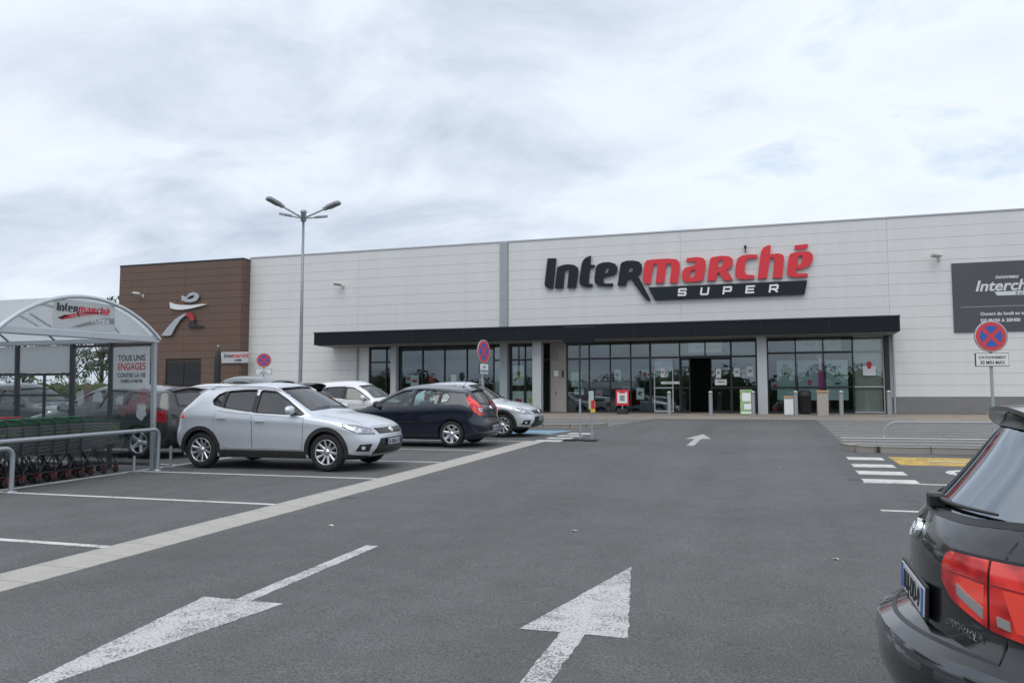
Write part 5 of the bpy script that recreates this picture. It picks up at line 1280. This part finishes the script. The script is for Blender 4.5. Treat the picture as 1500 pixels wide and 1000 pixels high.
HATCH = dict(
    W=1.76, xr=-2.16, xf=2.12, cr=.46, pr=2.8, clear=.17, arch=.355, R_=.318, rim=.222, spokes=7, spw=.075, paint='paint_navy', glass='car_glass', wf=1.32, wr=-1.31, dark_handles=True,
    top=[(-2.16, 1.40), (-1.6, 1.43), (-1.0, 1.475), (-.4, 1.50), (0, 1.485), (.25, 1.42), (.6, 1.23), (.98, 1.025), (1.1, .985), (1.5, .93), (1.9, .84), (2.12, .76)],
    belt=[(-2.16, 1.03), (-1.2, 1.02), (-.5, .985), (.3, .945), (.9, .91), (1.5, .83), (2.12, .66)],
    R=[(.17, .14), (.3, .03), (.42, 0), (.56, .0), (.64, .06), (.74, .09), (.9, .11), (1.0, .17), (1.1, .24), (1.3, .41), (1.45, .52)],
    F=[(.17, .14), (.3, .05), (.42, 0), (.55, .02), (.66, .06), (.74, .12), (.85, .25)],
    side_windows=[([(-.2, .995), (.3, .965), (.72, .95)], [(-.25, 1.385), (.05, 1.36), (.35, 1.21), (.76, .965)]),
                  ([(-.94, 1.045), (-.28, 1.0)], [(-.97, 1.36), (-.62, 1.395), (-.31, 1.395)]),
                  ([(-1.24, 1.19), (-1.18, 1.10), (-1.0, 1.05)], [(-1.24, 1.215), (-1.16, 1.30), (-1.03, 1.35)])],
    pillars=[([(-.275, .99), (-.31, 1.40)], [(-.205, .985), (-.255, 1.395)]), ([(-1.01, 1.045), (-1.035, 1.35)], [(-.945, 1.04), (-.975, 1.36)])],
    windshield=([(-.68, 1.035), (0, 1.065), (.68, 1.035)], [(-.52, 1.40), (0, 1.43), (.52, 1.40)], .05),
    backlight=([(-.56, 1.04), (0, 1.01), (.56, 1.04)], [(-.46, 1.335), (0, 1.35), (.46, 1.335)], -1.0),
    doors=[([(-.98, .60), (-.9, .44), (-.76, .33), (-.25, .33)], [(-1.02, .88), (-.98, .99), (-.6, .97), (-.265, .945)], -.84, .88),
           ([(-.235, .33), (.82, .33)], [(-.25, .945), (.82, .895)], -.06, .845)],
    bonnet=([(1.1, -.68), (1.1, 0), (1.1, .68)], [(1.88, -.58), (1.96, 0), (1.88, .58)]),
    mirror=(.60, .985), seat_x=-.06, mirror_m='paint_navy',
    pieces=[('headlight', 'headlamp', [(62, .74), (48, .62), (30, .605)], [(62, .775), (48, .76), (30, .70)], ('cf', 1.1), .006, True),
            ('grille', 'black_trim', [(-24, .58), (24, .58)], [(-27, .68), (27, .68)], ('cf', 1.1), .004, False),
            ('lower_intake', 'black_trim', [(-33, .26), (33, .26)], [(-27, .42), (27, .42)], ('cf', 1.1), .004, False),
            ('tail_lamp', 'tail_red', [(54, 1.385), (53, 1.18), (52, 1.03), (46, .86), (38, .755)], [(46, 1.385), (44, 1.18), (33, 1.02), (28, .86), (28, .77)], ('cr', -1.1), .009, True),
            ('reversing_lamp', 'headlamp', [(38, .85), (31, .84)], [(39, .93), (31, .94)], ('cr', -1.1), .014, True),
            ('side_moulding', 'black_trim', [(-.86, .585), (.84, .565)], [(-.86, .615), (.84, .595)], ('side',), .010, True),
            ('plate_recess', 'black_trim', [(-.36, .38), (.36, .38)], [(-.36, .52), (.36, .52)], ('rear',), .003, False)],
    tailgate=([(-.58, .62), (0, .61), (.58, .62)], [(-.54, 1.38), (0, 1.395), (.54, 1.38)]),
    wipers=[('rear_wiper', [(0, 1.03), (.38, 1.05)], ('rear',)), ('wiper', [(-.5, 1.05), (0, 1.08)], ('front',)), ('wiper', [(.05, 1.075), (.5, 1.055)], ('front',))],
    plates=[(0, .45, ('rear',), .5, .105, 'AX-482-GK', .05), (0, .48, ('front',), .5, .105, 'AX-482-GK', 0)],
    badges=[(0, .93, ('rear',), .05), (0, .66, ('front',), .05)])
def spoiler(C, root, m, z, x0, x1, w, lip=.05, th=.03, drop=.02):
    """roof-edge spoiler: a curved wing from x0 (roof) back to x1"""
    N = 17; V = []; F = []
    for i in range(N):
        t = -1 + 2 * i / (N - 1); y = t * w; k = (1 - abs(t) ** 3 * .25)
        p0, _ = C.cast(x0, y, ('top',)); xe = x0 + (x1 - x0) * k; ze = p0.z - drop - .015 * t * t
        V += [(x0, -y, p0.z + .004), (x0 + (xe - x0) * .6, -y, p0.z + .002 - drop * .35), (xe, -y, ze), (xe + .004, -y, ze - th * .6), (x0 + (xe - x0) * .45, -y, ze - th - lip * .6), (x0 + .02, -y, p0.z - lip)]
    for i in range(N - 1):
        for k in range(6):
            a, b = i * 6 + k, i * 6 + (k + 1) % 6; F.append((a, b, b + 6, a + 6))
    F += [tuple(range(6)), tuple(reversed(range((N - 1) * 6, N * 6)))]
    bm = bmesh.new(); vv = [bm.verts.new(v) for v in V]
    for f in F: bm.faces.new([vv[i] for i in f])
    bmesh.ops.recalc_face_normals(bm, faces=bm.faces)
    for f in bm.faces: f.smooth = True
    me = bm_mesh(bm, 'spoiler', (m,)); me.set_sharp_from_angle(angle=radians(40))
    return link('spoiler', me, root)
def roof_rails(C, root, m, x0, x1, y):
    for sg in (1, -1):
        pts = []
        for i in range(14):
            x = x0 + (x1 - x0) * i / 13; p, n = C.cast(x, y, ('top',)); e = min(i, 13 - i)
            pts.append((x, -y * sg, p.z + (.0 if e == 0 else .035)))
        t = MB(); t.tube(pts, .014, 6); t.build('roof_rail', m, root)
def antenna(C, root, x, y=0, h=.2):
    p, n = C.cast(x, y, ('top',)); t = MB(); t.tube([(x, -y, p.z), (x - .01, -y, p.z + .03), (x - .09, -y, p.z + h)], [.014, .008, .004], 6); t.build('antenna', 'black_trim', root)
# ================================================================== parked cars
r, C, P = make_car('parked_car', SUV, 'silver crossover with black arch cladding parked next to the trolley shelter', (-8.80, 13.50), 0, 'silver crossovers')
roof_rails(C, r, 'alloy', -1.35, .25, .57); spoiler(C, r, 'paint_silver', 0, -1.40, -1.72, .54, drop=.035)
r2 = copy_tree(r); r2.matrix_world = Matrix.Translation((-8.5, 22.62, S * 22.62)) @ TILT @ Matrix.Rotation(radians(-1), 4, 'Z')
tag(r2, 'silver crossover parked beyond the navy hatchback, next to the blue bay', 'car', 'silver crossovers')
r, C, P = make_car('parked_car', HATCH, 'dark navy hatchback with tall red tail lamps, parked nose in', (-8.58, 18.90), pi)
spoiler(C, r, 'paint_navy', 0, -1.46, -1.76, .46, drop=.02); antenna(C, r, -1.3, 0, .12)
# rear row, tails toward the lane
EST = dict(SUV, paint='paint_grey', clad=0, xr=-2.3, R=[(.2, .17), (.38, .06), (.5, 0), (.64, 0), (.75, .02), (.92, .05), (1.06, .11), (1.25, .24), (1.41, .34), (1.55, .40)], plates=[(0, .72, ('rear',), .5, .105, 'CN-731-BE', .1)], badges=[(0, .92, ('rear',), .045)], glass='car_glass_dark', spokes=5, spw=.08,
           side_windows=SUV['side_windows'][:2] + [([(-1.62, 1.22), (-1.5, 1.15), (-.95, 1.12)], [(-1.6, 1.25), (-1.35, 1.37), (-.96, 1.41)])])
EST['pieces'] = [p for p in SUV['pieces'] if p[0] != 'tail_lamp'] + [('tail_lamp', 'tail_dark', [(59, .78), (46, .76)], [(57, 1.0), (46, 1.03)], ('cr', -1.2), .008, True)]
r, C, P = make_car('parked_car', EST, 'dark grey estate with its rear window beside the trolley shelter', (-14.05, 14.75), pi)
spoiler(C, r, 'black_trim', 0, -1.72, -1.98, .54, drop=.02); antenna(C, r, -1.2, 0, .14)
WH = dict(EST, paint='paint_white', spokes=7, glass='car_glass')
r, C, P = make_car('parked_car', WH, 'white car with roof rails parked behind the silver crossover', (-13.70, 17.25), pi)
roof_rails(C, r, 'alloy', -1.5, .2, .57); spoiler(C, r, 'paint_white', 0, -1.72, -1.98, .54, drop=.02); antenna(C, r, -1.3, 0, .14)
OL = dict(HATCH, paint='paint_olive', mirror_m='paint_olive', glass='car_glass'); hz = lambda z: z if z < 1.1 else 1.1 + (z - 1.1) * 1.75
hp = lambda pl: [(u, hz(v)) for u, v in pl]
for k in ('top', 'tailgate'): OL[k] = hp(HATCH[k]) if k == 'top' else tuple(hp(q) for q in HATCH[k])
OL['R'] = [(hz(z), v) for z, v in HATCH['R']]
for k in ('side_windows', 'pillars'): OL[k] = [(hp(lo), hp(up)) for lo, up in HATCH[k]]
for k in ('windshield', 'backlight'): OL[k] = (hp(HATCH[k][0]), hp(HATCH[k][1]), HATCH[k][2])
OL['pieces'] = [(a, b, hp(c), hp(d), e, f, g_) for a, b, c, d, e, f, g_ in HATCH['pieces']]
r, C, P = make_car('parked_car', OL, 'tall grey green car with black roof spoiler between the white car and the dark one', (-14.75, 19.85), pi)
spoiler(C, r, 'black_trim', 0, -1.46, -1.78, .47, drop=.02)
DK = dict(SUV, paint='paint_grey', plates=[(0, .72, ('rear',), .5, .105, 'DB-064-ZT', .1)], badges=[], glass='car_glass')
DK['top'] = [(x, z + .07 if z > 1.2 else z) for x, z in SUV['top']]
r, C, P = make_car('parked_car', DK, 'dark grey off roader with a black spoiler over its rear window', (-15.2, 22.35), pi)
dk_root = r; spoiler(C, r, 'black_trim', 0, -1.38, -1.72, .56, drop=.015, lip=.05, th=.028)
W2 = dict(EST, paint='paint_white', glass='car_glass'); W2['top'] = [(x, z + .07 if z > 1.2 else z) for x, z in SUV['top']]
r, C, P = make_car('parked_car', W2, 'white estate facing the lane, parked before the store windows', (-13.55, 25.1), 0)
far1 = copy_tree(dk_root); far1.matrix_world = Matrix.Translation((-21.2, 18.6, S * 18.6)) @ TILT @ Matrix.Rotation(radians(2), 4, 'Z'); tag(far1, 'dark off roader standing far behind the shelter, seen through its dark framed windows', 'car')
# black car at the right-hand bays, tail to the lane
BLK = dict(HATCH, W=1.80, xr=-2.15, xf=2.2, cr=.80, pr=2.05, paint='paint_black', mirror_m='paint_black', rear_glass='car_glass_rear', spokes=5, spw=.09, plate_off=.003, arch=.37, rseal=-.012,
    top=[(-2.15, 1.43), (-1.5, 1.455), (-1.0, 1.475), (-.4, 1.49), (0, 1.475), (.25, 1.41), (.6, 1.23), (.98, 1.025), (1.1, .985), (1.5, .93), (1.9, .84), (2.2, .76)],
    R=[(.17, .16), (.3, .05), (.42, -.03), (.56, -.035), (.60, -.018), (.63, .075), (.67, .095), (.80, .10), (.93, .115), (1.0, .15), (1.06, .21), (1.2, .33), (1.38, .46), (1.47, .53)],
    backlight=([(-.69, 1.075), (-.35, 1.042), (0, 1.03), (.35, 1.042), (.69, 1.075)], [(-.54, 1.36), (0, 1.375), (.54, 1.36)], -1.0),
    pieces=[p for p in HATCH['pieces'] if p[0] in ('headlight', 'grille', 'lower_intake')] + [
        ('tail_lamp', 'tail_red', [(17.6, .83), (21.0, .775), (30.6, .725)], [(17.6, .89), (19.0, .935), (30.6, .945)], ('cr', -1.0), .007, True),
        ('tail_lamp', 'tail_red', [(31.2, .722), (44, .705), (58, .73)], [(31.2, .945), (44, .955), (58, .93)], ('cr', -1.0), .007, True),
        ('lamp_rib', 'tail_dark', [(20.6, .868), (30.3, .868)], [(20.6, .873), (30.3, .873)], ('cr', -1.0), .009, True),
        ('lamp_rib', 'tail_dark', [(31.5, .868), (52, .868)], [(31.5, .873), (52, .873)], ('cr', -1.0), .009, True),
        ('lamp_bowl', 'tail_bright', [(23, .80), (30, .80)], [(24.5, .862), (30, .862)], ('cr', -1.0), .0085, True),
        ('lamp_bowl', 'tail_bright', [(36.5, .74), (46, .735)], [(34, .862), (44, .862)], ('cr', -1.0), .0085, True),
        ('lamp_surround', 'black_trim', [(17.1, .825), (20.5, .766), (30.6, .714), (44, .695), (59, .72)], [(17.1, .897), (18.6, .945), (30.6, .955), (44, .965), (59, .94)], ('cr', -1.0), .003, True),
        ('reversing_lamp', 'lens_clear', [(23.2, .802), (29.8, .752)], [(23.0, .838), (29.8, .788)], ('cr', -1.0), .012, True),
        ('side_reflector', 'lens_clear', [(33, .745), (35.5, .74)], [(32.8, .775), (35.3, .77)], ('cr', -1.0), .012, True),
        ('bumper_strip', 'bumper_shine', [(-70, .52), (0, .52), (70, .52)], [(-70, .592), (0, .592), (70, .592)], ('cr', -1.0), .006, False)],  # paler bluish strip: the sky's reflection on the bumper, put into the colour
    tailgate=([(-.60, .625), (0, .62), (.60, .625)], [(-.55, 1.40), (0, 1.41), (.55, 1.40)]),
    wipers=[('rear_wiper', [(-.02, 1.065), (.18, 1.068), (.44, 1.075)], ('rear',)), ('wiper', [(-.5, 1.05), (0, 1.08)], ('front',)), ('wiper', [(.05, 1.075), (.5, 1.055)], ('front',))],
    plates=[(0, .72, ('rear',), .5, .105, 'BUJ-DD-9', .05)], badges=[(0, .95, ('rear',), .043)])
mat('lens_clear', (.36, .35, .35), .18, .2, 1.); mat('tail_bright', (1.0, .075, .045), .15, 0, 1.); mat('bumper_shine', (.05, .056, .066), .22, .3, 1.)  # bumper colour is lighter and bluer than the body, a painted sky sheen
r, C, P = make_car('parked_car', BLK, 'black hatchback seen from its tail lamps and rear window, alone in its bay', (2.60, 3.62), 0)
spoiler(C, r, 'paint_black', 0, -1.36, -1.715, .52, drop=.01, lip=.10, th=.03); antenna(C, r, -1.0, 0, .12)
bb = MB(); p, n = C.cast(-.02, 1.065, ('rear',)); bb.bbox(p.x - .05, p.x + .01, p.y - .03, p.y + .05, p.z - .03, p.z + .03, .012); bb.build('wiper_pivot', 'black_trim', r)
p, n = C.cast(.44, .675, ('rear',)); xv = Vector((0, -1, 0)) - n * n.dot(Vector((0, -1, 0))); xv.normalize(); zv = xv.cross(-n).normalized() * 1; yv = -n
Mx = Matrix((xv, yv, yv.cross(xv) * -1)).transposed().to_4x4(); Mx.translation = p + n * .006
put('model_lettering', text_mesh('ORIGNAULT', .03, .003, 0, .0, 1.15, 'CENTER'), 'chrome', r, Mx)
# litter on the asphalt
mat('paper_scrap', (.6, .59, .56), .8)
for i, (x, y, lab) in enumerate(((-1.95, 8.3, 'tiny paper scrap beyond the tip of the upward lane arrow'), (.55, 7.6, 'tiny paper scrap near the bay lines beside the black hatchback'), (-4.6, 7.9, 'tiny paper scrap next to the pale stone strip'), (-2.9, 12.4, 'tiny paper scrap in the lane level with the silver crossover'), (.2, 15.2, 'tiny paper scrap near the crossing bars by the yellow box'))):
    q = random.Random(i); b = MB(); k = 7; pts = [(.03 * q.uniform(.6, 1.3) * cos(2 * pi * j / k), .022 * q.uniform(.6, 1.3) * sin(2 * pi * j / k), q.uniform(.0, .014)) for j in range(k)]
    b.add(pts + [(a, c, d - .003) for a, c, d in pts], [tuple(range(k)), tuple(reversed(range(k, 2 * k)))] + [(j, (j + 1) % k, k + (j + 1) % k, k + j) for j in range(k)])
    o = b.build('paper_scrap', 'paper_scrap'); o.location = (x, y, S * y - .006); tag(o, lab, 'litter', 'paper scraps on the asphalt')
# ================================================================== trees
mat('bark', (.09, .07, .055), .9, var=.5, vscale=8); mat('leaf', (.055, .085, .03), .7, var=.9, vscale=.8, col2=(.10, .12, .045)); mat('leaf_pale', (.13, .14, .075), .75, var=.8, vscale=1., col2=(.09, .105, .05))
def leaf_cloud(mb, rng, cx, cy, cz, rx, ry, rz_, n, s):
    for _ in range(n):
        while True:
            q = Vector((rng.uniform(-1, 1), rng.uniform(-1, 1), rng.uniform(-1, 1)))
            if .15 < q.length < 1: break
        p = Vector((cx + q.x * rx, cy + q.y * ry, cz + q.z * rz_)); a = Vector((rng.gauss(0, 1), rng.gauss(0, 1), rng.gauss(0, 1))).normalized(); b_ = a.orthogonal().normalized(); k = s * rng.uniform(.6, 1.3)
        mb.add([p - a * k, p + b_ * k * .5, p + a * k, p - b_ * k * .5], [(0, 1, 2, 3)])
def tree(x, y, h, w, lab, seed, m='leaf_pale', n=34, leaves=60):
    rng = random.Random(seed); z0 = gz(y); t = thing('leafy_tree', lab, 'tree', (x, y, z0), 0, 'trees behind the shelter')
    b = MB(); b.tube([(0, 0, -.1), (.1, .05, h * .3), (-.05, .1, h * .6), (.1, 0, h * .85)], [.28, .2, .12, .04], 8)
    pts = []
    for i in range(n):
        a = rng.uniform(0, 2 * pi); f = rng.uniform(.32, 1); rr = w * sqrt(max(0, 1 - ((f - .6) / .42) ** 2)) * rng.uniform(.35, 1); p = Vector((rr * cos(a), rr * sin(a), h * f)); pts.append(p)
        b.tube([(0, 0, h * f * .6), tuple(p * .6 + Vector((0, 0, h * f * .3))), tuple(p)], [.07, .04, .015], 5)
    b.build('trunk', 'bark', t)
    c = MB()
    for p in pts: s_ = rng.uniform(.5, 1.1) * w * .32; leaf_cloud(c, rng, p.x, p.y, p.z, s_, s_, s_ * .8, leaves, .16)
    c.build('crown', m, t)
for i, (x, y, h, w) in enumerate(((-67.8, 70, 12.0, 2.0), (-70.6, 71, 12.0, 2.2), (-80, 76, 10.6, 3.0), (-90, 78, 10.0, 3.4))):
    tree(x, y, h, w, ('slender pale tree showing next to the brown wall', 'pale tree showing over the crown of the shelter arch', 'rounded tree far beyond the trolley shelter', 'low broad tree far beyond the trolley shelter')[i], 11 + i)
hg = MB(); rh_ = random.Random(9)
for i in range(46):
    f = i / 45; x_, y_ = -58 - 44 * f, 62 - 34 * f
    bm_ = bmesh.new(); bmesh.ops.create_icosphere(bm_, subdivisions=2, radius=1); hg.add([Vector((x_ + v.co.x * 1.2, y_ + v.co.y * 1.0, gz(y_) + 1.1 + v.co.z * 1.25)) for v in bm_.verts], [[q.index for q in f_.verts] for f_ in bm_.faces]); bm_.free()
    leaf_cloud(hg, rh_, x_, y_, gz(y_) + 1.2, 1.5, 1.2, rh_.uniform(1.3, 2.0), 260, .13)
tag(hg.build('hedge', 'leaf'), 'clipped dark hedge at the far edge of the car park', 'hedge', kind='stuff')
rng = random.Random(5); c = MB()
x = -120
while x < 110:
    h = rng.uniform(7, 10.5); leaf_cloud(c, rng, x, -78 + rng.uniform(-4, 4), -1.5 + h * .5, rng.uniform(3, 5.5), 3, h * .5, 900, .32); bm_ = bmesh.new(); bmesh.ops.create_icosphere(bm_, subdivisions=2, radius=1); lump = [Vector((x + v.co.x * 3.4, -79 + v.co.y * 2.4, -1.6 + h * .44 + v.co.z * h * .42)) * 1 for v in bm_.verts]; c.add(lump, [[q.index for q in f.verts] for f in bm_.faces]); bm_.free(); x += rng.uniform(2.2, 4)
tag(c.build('tree_line', 'leaf'), 'dark row of trees along the far side of the car park', 'trees', kind='stuff')
